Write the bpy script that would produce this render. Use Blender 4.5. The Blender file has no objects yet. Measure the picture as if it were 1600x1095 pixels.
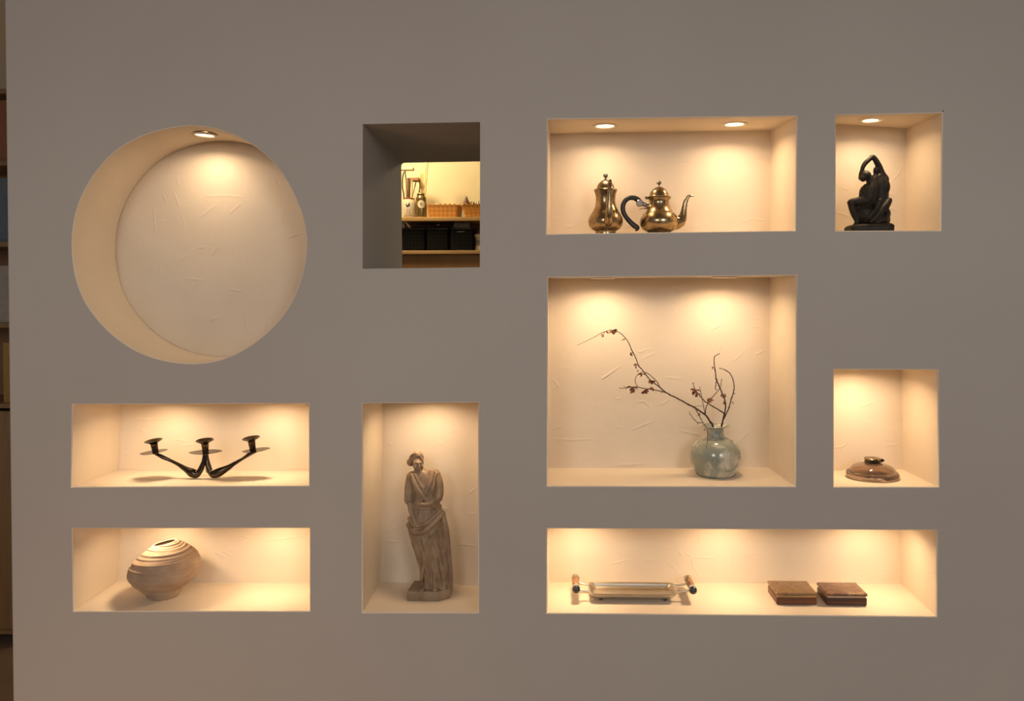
import bpy, bmesh, math, random
import numpy as np
from mathutils import Vector, Matrix

S = bpy.context.scene
COL = S.collection
PI = math.pi

# ------------------------------------------------------------------ camera
F = 1300.0                      # focal length in pixels of the 1600 px frame
PPX, PPY = 826.0, 475.0         # optical centre (the lens is shifted a little)
D, EYE = 2.0, 1.5               # distance to the wall face (y = 0) and eye height
cam_data = bpy.data.cameras.new('camera')
cam = bpy.data.objects.new('camera', cam_data)
COL.objects.link(cam)
cam_data.sensor_fit = 'HORIZONTAL'
cam_data.sensor_width = 36.0
cam_data.lens = F / 1600.0 * 36.0
cam_data.shift_x = -(PPX - 800.0) / 1600.0
cam_data.shift_y = (PPY - 547.5) / 1600.0
cam_data.clip_start = 0.05
CM = Matrix.Rotation(0.0323, 3, 'Z') @ Matrix.Rotation(PI / 2 - 0.0192, 3, 'X') @ Matrix.Rotation(-0.0028, 3, 'Z')
CAM = Vector((0, -D, EYE))
cam.matrix_world = Matrix.Translation(CAM) @ CM.to_4x4()
S.camera = cam

# ------------------------------------------------------------------ view, world, room lights
S.view_settings.view_transform = 'Standard'
S.view_settings.look = 'None'
S.view_settings.exposure = 0.0
S.view_settings.gamma = 1.0
S.view_settings.use_curve_mapping = False

world = bpy.data.worlds.new('world')
S.world = world
world.use_nodes = True
world.node_tree.nodes['Background'].inputs[0].default_value = (1.0, 0.93, 0.87, 1)
world.node_tree.nodes['Background'].inputs[1].default_value = 0.17


def light(name, typ, loc, energy, color, size=0.1, target=None, **kw):
    l = bpy.data.lights.new(name, typ)
    l.energy = energy
    l.color = color
    if typ == 'AREA':
        l.shape = 'RECTANGLE'
        l.size, l.size_y = size
    else:
        l.shadow_soft_size = size
    for k, v in kw.items():
        setattr(l, k, v)
    o = bpy.data.objects.new(name, l)
    COL.objects.link(o)
    o.location = loc
    if target is not None:
        o.rotation_euler = (Vector(target) - Vector(loc)).to_track_quat('-Z', 'Y').to_euler()
    return o


# daylight from two windows in the wall behind the camera, plus added unseen fills low at both sides for warm bounce
light('window_daylight', 'AREA', (-1.2, -4.2, 2.5), 31, (1.0, 0.955, 0.925), (1.0, 1.3), (-0.2, 0, 1.9))
light('window_daylight', 'AREA', (1.6, -4.2, 2.5), 35, (1.0, 0.965, 0.925), (1.0, 1.3), (0.5, 0, 1.9))
light('warm_fill', 'POINT', (-1.15, -1.1, 0.10), 13.0, (1.0, 0.57, 0.28), 0.25)
light('warm_fill', 'POINT', (1.6, -1.2, 0.10), 3.5, (1.0, 0.55, 0.28), 0.25)
# lamp on the ceiling of the storage room, seen through the opening
light('storage_lamp', 'POINT', (-0.95, 2.36, 2.42), 24, (1.0, 0.78, 0.42), 0.05)


light('storage_lamp', 'POINT', (-0.25, 1.25, 2.1), 4.5, (1.0, 0.80, 0.52), 0.06)


# ------------------------------------------------------------------ helpers
def at(px, py, Y):
    """The point on the plane y = Y that shows at pixel (px, py)."""
    d = CM @ Vector(((px - PPX) / F, -(py - PPY) / F, -1.0))
    return CAM + d * ((Y - CAM.y) / d.y)


def tag(o, label=None, cat=None, group=None, kind=None):
    if label: o['label'] = label
    if cat: o['category'] = cat
    if group: o['group'] = group
    if kind: o['kind'] = kind
    return o


def thing(name, loc, label, cat, group=None, rz=0.0):
    o = bpy.data.objects.new(name, None)
    o.empty_display_size = 0.02
    COL.objects.link(o)
    o.location = loc
    o.rotation_euler = (0, 0, rz)
    return tag(o, label, cat, group)


class MB:
    """Collects shapes that become one mesh."""
    def __init__(self):
        self.v, self.f = [], []

    def add(self, verts, faces):
        b = len(self.v)
        self.v.extend(Vector(p) for p in verts)
        self.f.extend([b + i for i in f] for f in faces)

    def rings(self, rows, close=True, cap0=False, cap1=False):
        n = len(rows[0])
        vs = [p for r in rows for p in r]
        fs = []
        for i in range(len(rows) - 1):
            for j in range(n if close else n - 1):
                k = (j + 1) % n
                fs.append([i * n + j, i * n + k, (i + 1) * n + k, (i + 1) * n + j])
        if cap0: fs.append(list(range(n))[::-1])
        if cap1: fs.append([(len(rows) - 1) * n + j for j in range(n)])
        self.add(vs, fs)
        return self

    def lathe(self, prof, seg=48, c=(0, 0, 0), cap0=True, cap1=True, M=None):
        rows = []
        for r, z in prof:
            row = [Vector((r * math.cos(2 * PI * j / seg), r * math.sin(2 * PI * j / seg), z)) for j in range(seg)]
            rows.append([(M @ p if M else p) + Vector(c) for p in row])
        return self.rings(rows, True, cap0, cap1)

    def tube(self, pts, rad, seg=10, flat=None, cap=True, rounded=False):
        """Tube along pts; rad one number or one per point; flat = (axis, factor) squeezes it."""
        pts = [Vector(p) for p in pts]
        n = len(pts)
        rad = [rad] * n if isinstance(rad, (int, float)) else list(rad)
        if rounded:
            d0 = (pts[0] - pts[1]).normalized(); d1 = (pts[-1] - pts[-2]).normalized()
            A, B = [], []
            for q in (0.98, 0.8, 0.45):
                A.append((pts[0] + d0 * rad[0] * q, rad[0] * math.sqrt(1 - q * q)))
                B.append((pts[-1] + d1 * rad[-1] * q, rad[-1] * math.sqrt(1 - q * q)))
            B.reverse()
            pts = [a[0] for a in A] + pts + [b[0] for b in B]
            rad = [a[1] for a in A] + rad + [b[1] for b in B]
            n = len(pts)
        T = [(pts[min(i + 1, n - 1)] - pts[max(i - 1, 0)]).normalized() for i in range(n)]
        up = Vector((0, 1, 0)) if abs(T[0].y) < 0.9 else Vector((1, 0, 0))
        N = (up - T[0] * up.dot(T[0])).normalized()
        rows = []
        for i in range(n):
            N = (N - T[i] * N.dot(T[i])).normalized()
            B = T[i].cross(N)
            fa = flat if flat else 1.0
            rows.append([pts[i] + (N * math.cos(2 * PI * j / seg) * fa + B * math.sin(2 * PI * j / seg)) * rad[i] for j in range(seg)])
        return self.rings(rows, True, cap, cap)

    def ball(self, c, r, seg=16, M=None):
        r = (r, r, r) if isinstance(r, (int, float)) else r
        n = seg // 2
        rows = []
        for i in range(n + 1):
            a = -PI / 2 + PI * (i + 0.02) / (n + 0.04)
            row = [Vector((math.cos(a) * math.cos(2 * PI * j / seg) * r[0], math.cos(a) * math.sin(2 * PI * j / seg) * r[1], math.sin(a) * r[2])) for j in range(seg)]
            rows.append([(M @ p if M else p) + Vector(c) for p in row])
        return self.rings(rows, True, True, True)

    def box(self, lo, hi, bev=0.0, M=None):
        lo, hi = Vector(lo), Vector(hi)
        if bev <= 0:
            vs = [Vector((x, y, z)) for z in (lo.z, hi.z) for y in (lo.y, hi.y) for x in (lo.x, hi.x)]
            fs = [[0, 2, 3, 1], [4, 5, 7, 6], [0, 1, 5, 4], [2, 6, 7, 3], [0, 4, 6, 2], [1, 3, 7, 5]]
            self.add([M @ p for p in vs] if M else vs, fs)
            return self
        bm = bmesh.new()
        bmesh.ops.create_cube(bm, size=1.0)
        for v in bm.verts:
            v.co = Vector([lo[i] + (v.co[i] + 0.5) * (hi[i] - lo[i]) for i in range(3)])
        bmesh.ops.bevel(bm, geom=bm.edges[:], offset=bev, segments=3, profile=0.5, affect='EDGES')
        bm.verts.index_update()
        self.add([(M @ v.co if M else v.co.copy()) for v in bm.verts], [[v.index for v in f.verts] for f in bm.faces])
        bm.free()
        return self

    def prism(self, poly, z0, z1, bev=0.0):
        """Upright prism on a polygon in the xy plane, its upper edge rounded by bev."""
        c = sum((Vector(p) for p in poly), Vector((0, 0))) / len(poly)
        rows = []
        levels = [(z0, 0.0), (z1, 0.0)] if bev <= 0 else [(z0, bev), (z0 + bev * .4, bev * .3), (z0 + bev, 0), (z1 - bev, 0), (z1 - bev * .4, bev * .3), (z1, bev)]
        for z, ins in levels:
            row = []
            for p in poly:
                d = Vector(p) - c
                q = c + d * (1 - ins / max(d.length, 1e-6))
                row.append(Vector((q.x, q.y, z)))
            rows.append(row)
        return self.rings(rows, True, True, True)

    def build(self, name, mat, parent=None, loc=None, angle=40, flip=False, bake=None):
        me = bpy.data.meshes.new(name)
        me.from_pydata([tuple(p) for p in self.v], [], self.f)
        bm = bmesh.new(); bm.from_mesh(me)
        bmesh.ops.recalc_face_normals(bm, faces=bm.faces[:])
        bm.to_mesh(me); bm.free()
        me.polygons.foreach_set('use_smooth', [True] * len(me.polygons))
        if angle < 180:
            me.set_sharp_from_angle(angle=math.radians(angle))
        me.materials.append(mat)
        o = bpy.data.objects.new(name, me)
        COL.objects.link(o)
        if parent: o.parent = parent
        if loc is not None: o.location = loc
        if bake:                                  # melt the shapes into one continuous skin
            vox, it = bake
            r = o.modifiers.new('r', 'REMESH'); r.mode = 'VOXEL'; r.voxel_size = vox; r.use_smooth_shade = True
            if it:
                s = o.modifiers.new('s', 'SMOOTH'); s.factor = 0.5; s.iterations = it
            dg = bpy.context.evaluated_depsgraph_get()
            m2 = bpy.data.meshes.new_from_object(o.evaluated_get(dg), depsgraph=dg)
            o.modifiers.clear()
            o.data = m2
            m2.name = name
            m2.polygons.foreach_set('use_smooth', [True] * len(m2.polygons))
            if not m2.materials: m2.materials.append(mat)
        return o


def spline(pts, n=8):
    """Catmull-Rom through tuples of any length."""
    P = [np.array(p, float) for p in pts]
    P = [2 * P[0] - P[1]] + P + [2 * P[-1] - P[-2]]
    out = []
    for i in range(1, len(P) - 2):
        a, b, c, d = P[i - 1], P[i], P[i + 1], P[i + 2]
        for k in range(n):
            t = k / n
            out.append(0.5 * (2 * b + (c - a) * t + (2 * a - 5 * b + 4 * c - d) * t * t + (3 * b - a - 3 * c + d) * t ** 3))
    out.append(P[-2])
    return out


# ------------------------------------------------------------------ materials
def srgb(r, g, b):
    f = lambda c: (c / 255) / 12.92 if c <= 10 else ((c / 255 + 0.055) / 1.055) ** 2.4
    return (f(r), f(g), f(b), 1)


class Mat:
    def __init__(self, name, color, rough=0.6, metal=0.0, **kw):
        self.m = bpy.data.materials.new(name)
        self.m.use_nodes = True
        self.nt = self.m.node_tree
        self.b = self.nt.nodes['Principled BSDF']
        self.b.inputs['Base Color'].default_value = color
        self.b.inputs['Roughness'].default_value = rough
        self.b.inputs['Metallic'].default_value = metal
        for k, v in kw.items():
            self.b.inputs[k.replace('_', ' ')].default_value = v
        self.tc = self.nt.nodes.new('ShaderNodeTexCoord').outputs['Object']

    def node(self, typ, **kw):
        n = self.nt.nodes.new(typ)
        for k, v in kw.items():
            if hasattr(n, k): setattr(n, k, v)
            else: n.inputs[k].default_value = v
        return n

    def link(self, a, b):
        self.nt.links.new(a, b)

    def coords(self, scale=(1, 1, 1), rot=(0, 0, 0)):
        mp = self.node('ShaderNodeMapping')
        mp.inputs['Scale'].default_value = scale
        mp.inputs['Rotation'].default_value = rot
        self.link(self.tc, mp.inputs['Vector'])
        return mp.outputs[0]

    def noise(self, scale, detail=4, rough=0.55, vec=None, dist=0.0):
        n = self.node('ShaderNodeTexNoise')
        n.inputs['Scale'].default_value = scale
        n.inputs['Detail'].default_value = detail
        n.inputs['Roughness'].default_value = rough
        n.inputs['Distortion'].default_value = dist
        self.link(vec or self.tc, n.inputs['Vector'])
        return n.outputs['Fac']

    def ramp(self, fac, stops, to='Base Color'):
        r = self.node('ShaderNodeValToRGB')
        el = r.color_ramp.elements
        while len(el) < len(stops): el.new(0.5)
        for e, (p, c) in zip(el, stops):
            e.position = p
            e.color = c if not isinstance(c, (int, float)) else (c, c, c, 1)
        self.link(fac, r.inputs[0])
        if to: self.link(r.outputs[0], self.b.inputs[to])
        return r.outputs[0]

    def bump(self, height, strength=0.3, dist=0.002):
        bp = self.node('ShaderNodeBump')
        bp.inputs['Strength'].default_value = strength
        bp.inputs['Distance'].default_value = dist
        self.link(height, bp.inputs['Height'])
        self.link(bp.outputs[0], self.b.inputs['Normal'])
        return self


def mul(c, k):
    return tuple(min(1, x * k) for x in c[:3]) + (1,)


def mottled(name, c1, c2, scale, rough=0.6, metal=0.0, lo=0.35, hi=0.65, bump=0.0, bscale=None, bdist=0.001, **kw):
    m = Mat(name, c1, rough, metal, **kw)
    m.ramp(m.noise(scale), [(lo, c1), (hi, c2)])
    if bump: m.bump(m.noise(bscale or scale * 4, 3), bump, bdist)
    return m.m


# painted wall: flat grey-taupe paint with roller stipple
w = Mat('wall_paint', (0.37, 0.335, 0.30, 1), 0.75)
w.ramp(w.noise(1.6, 3), [(0.3, (0.445, 0.407, 0.369, 1)), (0.7, (0.478, 0.442, 0.402, 1))])
w.bump(w.noise(160, 3), 0.12, 0.002)
WALL = w.m
p = Mat('cream_plaster', (0.72, 0.62, 0.50, 1), 0.7)
p.ramp(p.noise(5, 3), [(0.3, (0.695, 0.595, 0.468, 1)), (0.7, (0.74, 0.638, 0.51, 1))])
p.bump(p.noise(55, 4), 0.16, 0.003)
PLASTER = p.m
FLOOR = mottled('floor_boards', (0.16, 0.10, 0.06, 1), (0.22, 0.14, 0.09, 1), 3, 0.5)
CEIL = Mat('ceiling_paint', (0.6, 0.56, 0.52, 1), 0.8).m
STORE_WALL = mottled('storage_wall', (0.72, 0.64, 0.44, 1), (0.76, 0.68, 0.48, 1), 3, 0.7)

def wood(name, c1, c2, scale=(6, 40, 40), rough=0.5):
    m = Mat(name, c1, rough)
    v = m.coords(scale)
    m.ramp(m.noise(1.0, 5, 0.6, v, 0.6), [(0.3, c1), (0.7, c2)])
    m.bump(m.noise(3.0, 3, 0.6, v), 0.1, 0.0006)
    return m.m

BRASS = None
b = Mat('aged_brass', (0.50, 0.34, 0.15, 1), 0.22, 1.0)
b.ramp(b.noise(26, 5), [(0.3, (0.22, 0.155, 0.085, 1)), (0.65, (0.44, 0.325, 0.185, 1))])
b.ramp(b.noise(60, 3), [(0.3, 0.20), (0.75, 0.36)], 'Roughness')
BRASS = b.m
TIN = mottled('tarnished_silver', (0.20, 0.17, 0.135, 1), (0.36, 0.31, 0.25, 1), 30, 0.22, 1.0)
EBONY = mottled('black_handle', (0.010, 0.009, 0.008, 1), (0.02, 0.018, 0.016, 1), 40, 0.42)
BRONZE = mottled('dark_bronze', (0.06, 0.045, 0.032, 1), (0.11, 0.08, 0.055, 1), 35, 0.2, 0.95)
PATINA = mottled('black_patina', (0.008, 0.0065, 0.0055, 1), (0.022, 0.018, 0.013, 1), 45, 0.5, 0.0, Specular_IOR_Level=0.25, bump=0.3, bscale=160, bdist=0.001)
CLAY = mottled('rough_clay', (0.35, 0.245, 0.165, 1), (0.43, 0.31, 0.215, 1), 30, 0.85, bump=0.25, bscale=400, bdist=0.0008)
STONE = mottled('antiqued_stone', (0.19, 0.125, 0.075, 1), (0.34, 0.245, 0.16, 1), 28, 0.5, lo=0.32, hi=0.68, bump=0.15, bscale=150)
SILVER = mottled('brushed_silver', (0.60, 0.55, 0.46, 1), (0.68, 0.63, 0.54, 1), 20, 0.33, 1.0)
DARKMETAL = mottled('dark_steel', (0.05, 0.055, 0.065, 1), (0.09, 0.095, 0.11, 1), 50, 0.25, 0.9)
AGATE = mottled('brown_stone', (0.10, 0.04, 0.02, 1), (0.38, 0.17, 0.075, 1), 110, 0.35, lo=0.38, hi=0.6)
GOLD = Mat('gold_band', (0.75, 0.52, 0.26, 1), 0.3, 1.0).m
CREAMBAND = Mat('pale_band', (0.52, 0.40, 0.24, 1), 0.45).m
TWIG = mottled('dark_twig', (0.045, 0.026, 0.018, 1), (0.09, 0.05, 0.035, 1), 120, 0.7)
DRYLEAF = mottled('dry_russet_leaf', (0.15, 0.045, 0.02, 1), (0.26, 0.09, 0.04, 1), 150, 0.7)
CLEAR = Mat('clear_glass', (0.93, 0.93, 0.92, 1), 0.05, 0.0, Transmission_Weight=1.0, IOR=1.45).m
SMOKE = Mat('smoky_glass', (0.60, 0.47, 0.375, 1), 0.03, 0.0, Transmission_Weight=0.93, IOR=1.45).m
TRIM = Mat('trim_ring_metal', (0.75, 0.66, 0.54, 1), 0.35, 0.1).m
e = Mat('lamp_lens', (1, 1, 1, 1), 0.4)
e.b.inputs['Emission Color'].default_value = (1.0, 0.80, 0.52, 1)
e.b.inputs['Emission Strength'].default_value = 9.0
LENS = e.m

g = Mat('green_grey_glass', (0.34, 0.42, 0.36, 1), 0.08, 0.0, Transmission_Weight=0.35, IOR=1.45, Coat_Weight=0.6, Coat_Roughness=0.04)
nz = g.noise(17, 6, 0.62, None, 0.8)
g.ramp(nz, [(0.0, (0.36, 0.40, 0.33, 1)), (0.50, (0.41, 0.44, 0.365, 1)), (0.58, (0.54, 0.51, 0.41, 1)), (0.66, (0.60, 0.54, 0.42, 1))])
g.ramp(nz, [(0.48, 0.40), (0.60, 0.0)], 'Transmission Weight')
g.ramp(nz, [(0.48, 0.08), (0.60, 0.30)], 'Roughness')
VASEGLASS = g.m


def burl(name, c1, c2, c3, sc):
    m = Mat(name, c1, 0.3)
    m.ramp(m.noise(sc, 5, 0.6, None, 1.2), [(0.3, c1), (0.5, c2), (0.68, c3)])
    return m.m

BURL1 = burl('olive_burl', (0.10, 0.05, 0.03, 1), (0.27, 0.16, 0.075, 1), (0.22, 0.13, 0.065, 1), 26)
BURL2 = burl('walnut_burl', (0.09, 0.04, 0.03, 1), (0.15, 0.075, 0.05, 1), (0.30, 0.17, 0.09, 1), 40)
WALNUT1 = wood('red_walnut', (0.09, 0.028, 0.014, 1), (0.16, 0.055, 0.025, 1), (8, 60, 60), 0.35)
WALNUT2 = wood('dark_walnut', (0.045, 0.017, 0.012, 1), (0.085, 0.03, 0.02, 1), (8, 60, 60), 0.35)

# ------------------------------------------------------------------ niches in the wall
ND = 0.195           # depth of the niches
WT = 0.50            # thickness of the wall
R = random.Random(7)
NR = np.random.RandomState(5)
FLOOR_AT = {}        # name -> function giving the z of a niche floor


def seg_dist(U, V, a, b):
    ax, ay = a; bx, by = b
    dx, dy = bx - ax, by - ay
    L2 = max(dx * dx + dy * dy, 1e-12)
    t = np.clip(((U - ax) * dx + (V - ay) * dy) / L2, 0, 1)
    return np.hypot(U - ax - t * dx, V - ay - t * dy), t


def plaster_height(U, V, strokes, density, w, h, amp=1.0):
    """Trowelled relief in metres: soft waves, thin raised trowel ridges."""
    H = np.zeros_like(U)
    for _ in range(7):
        k = NR.uniform(8, 45); a = NR.uniform(0, 2 * PI); ph = NR.uniform(0, 6.3)
        H += 0.004 / k * np.sin(k * (U * math.cos(a) + V * math.sin(a)) + ph + 1.5 * np.sin(0.6 * k * (V * math.cos(a) - U * math.sin(a))))
    lines = [(s, 0.0014, 0.0012) for s in strokes]
    for _ in range(int(density * w * h)):
        cx, cy = NR.uniform(0, w), NR.uniform(0, h)
        L = NR.uniform(0.008, 0.045); a = NR.normal(0.25, 0.55) + (PI / 2 if NR.rand() < 0.25 else 0)
        c, s = math.cos(a) * L / 2, math.sin(a) * L / 2
        k = NR.uniform(-0.25, 0.25)
        lines.append(([(cx - c, cy - s), (cx - s * k, cy + c * k), (cx + c, cy + s)], NR.uniform(0.0011, 0.0018), NR.uniform(0.0004, 0.0013)))
    for pl, wd, ht in lines:
        xs = [q[0] for q in pl]; ys = [q[1] for q in pl]
        m = (U > min(xs) - .01) & (U < max(xs) + .01) & (V > min(ys) - .01) & (V < max(ys) + .01)
        if not m.any(): continue
        u, v = U[m], V[m]
        best = np.full(u.shape, 9.0); tt = np.zeros(u.shape)
        n = len(pl) - 1
        for i in range(n):
            d, t = seg_dist(u, v, pl[i], pl[i + 1])
            up = d < best
            tt[up] = (i + t[up]) / n
            best = np.minimum(best, d)
        env = np.sin(np.clip(tt * 0.9 + 0.05, 0, 1) * PI) ** 0.5
        H[m] += ht * env * np.exp(-(best / wd) ** 2)
    return H * amp


def patch(mb, c00, c10, c11, c01, res, strokes_w=(), density=60, amp=1.0, fade=0.006):
    """Plastered rectangle between four corners; relief stands towards the room side."""
    c00, c10, c11, c01 = (np.array(c) for c in (c00, c10, c11, c01))
    w = np.linalg.norm(c10 - c00); h = np.linalg.norm(c01 - c00)
    nu, nv = max(2, int(w / res)), max(2, int(h / res))
    s = np.linspace(0, 1, nu + 1)[None, :, None]; t = np.linspace(0, 1, nv + 1)[:, None, None]
    P = (1 - s) * (1 - t) * c00 + s * (1 - t) * c10 + s * t * c11 + (1 - s) * t * c01
    nrm = np.cross(c10 - c00, c01 - c00); nrm /= np.linalg.norm(nrm)
    U = np.broadcast_to(s[:, :, 0] * w, P.shape[:2]); V = np.broadcast_to(t[:, :, 0] * h, P.shape[:2])
    ex, ey = (c10 - c00) / w, (c01 - c00) / h
    st = [[(float(np.dot(np.array(q) - c00, ex)), float(np.dot(np.array(q) - c00, ey))) for q in pl] for pl in strokes_w]
    H = plaster_height(U, V, st, density, w, h, amp)
    edge = np.minimum(np.minimum(U, w - U), np.minimum(V, h - V))
    H = H * np.clip(edge / fade, 0, 1)
    P = P + nrm * H[:, :, None]
    mb.append((P.reshape(-1, 3), nu, nv))


def patches_to_mesh(name, patches, extra, mat, parent):
    vs, fs, b = [], [], 0
    for P, nu, nv in patches:
        i = np.arange(nv)[:, None] * (nu + 1) + np.arange(nu)[None, :]
        q = np.stack([i, i + 1, i + nu + 2, i + nu + 1], -1).reshape(-1, 4) + b
        vs.append(P); fs.append(q); b += len(P)
    for P, q in extra:
        vs.append(np.array(P, float)); fs.append(np.array(q) + b); b += len(P)
    V = np.concatenate(vs); Q = np.concatenate(fs)
    me = bpy.data.meshes.new(name)
    me.vertices.add(len(V)); me.vertices.foreach_set('co', V.astype(np.float32).ravel())
    me.loops.add(Q.size); me.loops.foreach_set('vertex_index', Q.astype(np.int32).ravel())
    me.polygons.add(len(Q)); me.polygons.foreach_set('loop_start', np.arange(0, Q.size, 4, dtype=np.int32))
    me.update(calc_edges=True)
    bm = bmesh.new(); bm.from_mesh(me)
    bmesh.ops.remove_doubles(bm, verts=bm.verts[:], dist=1e-5)
    bm.to_mesh(me); bm.free()
    me.polygons.foreach_set('use_smooth', [True] * len(me.polygons))
    me.set_sharp_from_angle(angle=math.radians(38))
    me.materials.append(mat)
    me.update(calc_edges=True)
    o = bpy.data.objects.new(name, me)
    COL.objects.link(o)
    o.parent = parent
    return o


wall_bm = bmesh.new()
hole_loops = []
LIP = 0.0025


def lip(loop):
    """Rounded plaster edge of an opening: outset loop on the wall face down to the opening itself."""
    c = sum(loop, Vector()) / len(loop)
    rows = []
    n = len(loop)
    def offs(k, y):
        out = []
        for i in range(n):
            a, q, b_ = loop[i - 1], loop[i], loop[(i + 1) % n]
            e1 = (q - a).normalized(); e2 = (b_ - q).normalized()
            n1 = Vector((e1.z, 0, -e1.x)); n2 = Vector((e2.z, 0, -e2.x))
            m = (n1 + n2); m = m / max(m.length_squared, 1e-9) * 2
            if m.dot(q - c) < 0: m = -m
            out.append(Vector((q.x + m.x * k, y, q.z + m.z * k)))
        return out
    for k, y in ((1.0, 0.0), (0.55, 0.0004), (0.18, 0.0014), (0.0, 0.0035)):
        rows.append(offs(k * LIP, y))
    hole_loops.append(rows[0])
    V = [tuple(q) for r in rows for q in r]
    Fq = []
    for i in range(len(rows) - 1):
        for j in range(n):
            k = (j + 1) % n
            Fq.append([i * n + j, (i + 1) * n + j, (i + 1) * n + k, i * n + k])
    return V, Fq


wall = bpy.data.objects.new('wall_front', bpy.data.meshes.new('wall_front'))
COL.objects.link(wall)
tag(wall, kind='structure')


def rect_niche(key, TL, TR, BR, BL, back, crop=None, strokes=(), res=0.002):
    """A box niche; corners are where its rim and its back corners lie."""
    f = [at(*q, 0.0035) for q in (TL, TR, BR, BL)]
    f0 = [Vector((q.x, 0.0, q.z)) for q in f]
    bk = []
    for q, px in zip(f, back):
        d = Vector((q.x, ND, q.z))
        if px is not None:
            e_ = at(px[0] if px[0] is not None else 0, px[1] if px[1] is not None else 0, ND)
            if px[0] is not None: d.x = e_.x
            if px[1] is not None: d.z = e_.z
        bk.append(d)
    (fTL, fTR, fBR, fBL), (bTL, bTR, bBR, bBL) = f, bk
    if crop:
        ox, oy, sc = crop
        strokes = [[at(ox + x / sc, oy + y / sc, ND) for x, y in pl] for pl in strokes]
    ps = []
    patch(ps, bBL, bBR, bTR, bTL, res, strokes, 110)                       # back
    patch(ps, fBL, bBL, bTL, fTL, res * 1.5, (), 60)                      # left
    patch(ps, bBR, fBR, fTR, bTR, res * 1.5, (), 90)                      # right
    patch(ps, fBL, fBR, bBR, bBL, res * 2, (), 8, 0.25)                   # floor
    patch(ps, bTL, bTR, fTR, fTL, res * 2, (), 12, 0.4)                   # ceiling
    rim = lip(f0)
    patches_to_mesh('niche', ps, [rim], PLASTER, wall)

    def fz(x, y):
        t = y / ND
        xl = fBL.x + (bBL.x - fBL.x) * t; xr = fBR.x + (bBR.x - fBR.x) * t
        zl = fBL.z + (bBL.z - fBL.z) * t; zr = fBR.z + (bBR.z - fBR.z) * t
        s = (x - xl) / (xr - xl)
        return zl + (zr - zl) * s + 0.0004

    def cz(x, y):
        t = y / ND
        xl = fTL.x + (bTL.x - fTL.x) * t; xr = fTR.x + (bTR.x - fTR.x) * t
        zl = fTL.z + (bTL.z - fTL.z) * t; zr = fTR.z + (bTR.z - fTR.z) * t
        return zl + (zr - zl) * (x - xl) / (xr - xl)
    FLOOR_AT[key] = (fz, cz)


rect_niche('teapots', (856.3, 187), (1244, 182.3), (1241.6, 360.3), (854.6, 365.5),
           [(859.7, 208.6), (1204.3, 203.3), (1204.3, None), (859.5, None)], (840, 160, 3.81),
           [[(1220, 715), (1280, 700), (1355, 713)], [(850, 350), (920, 355)], [(1300, 340), (1345, 330)]])
rect_niche('couple', (1305.7, 180.7), (1470.9, 177.5), (1468.5, 360), (1305.5, 360.6),
           [(None, 202.5), (1416.2, 200.8), (1416, None), None], (1290, 160, 4.975),
           [[(500, 600), (560, 530), (600, 430)], [(90, 850), (180, 880)], [(130, 655), (180, 670)], [(500, 800), (560, 830)]])
rect_niche('vase', (856.4, 433.8), (1243.6, 430.5), (1241.6, 759.1), (855.4, 758.5),
           [(857, 435), (1203.1, 433), (1201.5, 730.5), (856.5, 731.2)], (840, 420, 3.043),
           [[(450, 768), (545, 728)], [(462, 640), (500, 632), (535, 660)], [(70, 808), (160, 815), (260, 810)], [(470, 395), (495, 398)],
            [(300, 525), (390, 465)], [(925, 445), (970, 408)], [(1010, 282), (1050, 282)], [(1035, 415), (1070, 395)],
            [(680, 775), (770, 798)], [(960, 825), (1005, 780)], [(1000, 85), (1015, 60)], [(385, 935), (520, 930)],
            [(70, 762), (115, 748)], [(60, 525), (80, 535), (100, 570)], [(820, 295), (880, 262)], [(600, 520), (680, 528)]])
rect_niche('inkwell', (1302.5, 577), (1463.9, 578), (1465.3, 760), (1302.5, 760),
           [None, (1411.6, None), (1410.8, 733.3), (None, 730.5)], (1290, 560, 4.975),
           [[(20, 692), (120, 692), (150, 670), (180, 640)], [(555, 310), (585, 305)], [(550, 470), (600, 468)],
            [(470, 685), (560, 675)], [(165, 235), (200, 310)]])
rect_niche('statue', (567.1, 630.4), (747.2, 628.7), (747.2, 955.8), (567.1, 955.8),
           [(595, None), None, (None, 909), (594.4, 908.5)], (550, 610, 3.042),
           [[(165, 715), (210, 718), (250, 712)], [(420, 555), (445, 560), (468, 568)], [(510, 730), (595, 735)], [(175, 250), (200, 258)],
            [(235, 870), (250, 895), (270, 900)], [(495, 205), (515, 190)], [(570, 588), (598, 588)], [(570, 490), (600, 470)]])
rect_niche('tray', (854.8, 825.2), (1462.8, 828), (1462, 962), (854.8, 956.8),
           [None, (1408.8, None), (1408.8, 912), (858, 909.2)], (840, 810, 2.5),
           [[(575, 125), (605, 140), (610, 180), (635, 220)], [(790, 133), (860, 125)], [(425, 160), (455, 155)], [(610, 145), (695, 145)],
            [(1340, 185), (1365, 185)], [(290, 175), (360, 155)]])
rect_niche('candle', (115, 631.8), (482.8, 630.5), (483, 758), (113, 760),
           [(182.5, None), None, (None, 733.3), (183.8, 734.5)], (100, 620, 4),
           [[(450, 205), (495, 235)], [(740, 330), (850, 330)], [(430, 150), (620, 155)], [(370, 350), (400, 370)], [(1480, 255), (1530, 258)]])
rect_niche('bowl', (115, 825.5), (484.3, 824.5), (484.3, 953.8), (116.3, 953.8),
           [(181.5, None), None, (None, 907.5), (182, 908.8)], (100, 810, 4),
           [[(1270, 225), (1380, 228), (1490, 220)], [(940, 270), (1000, 305)], [(980, 265), (1030, 295)], [(1090, 180), (1150, 200)]])


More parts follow.
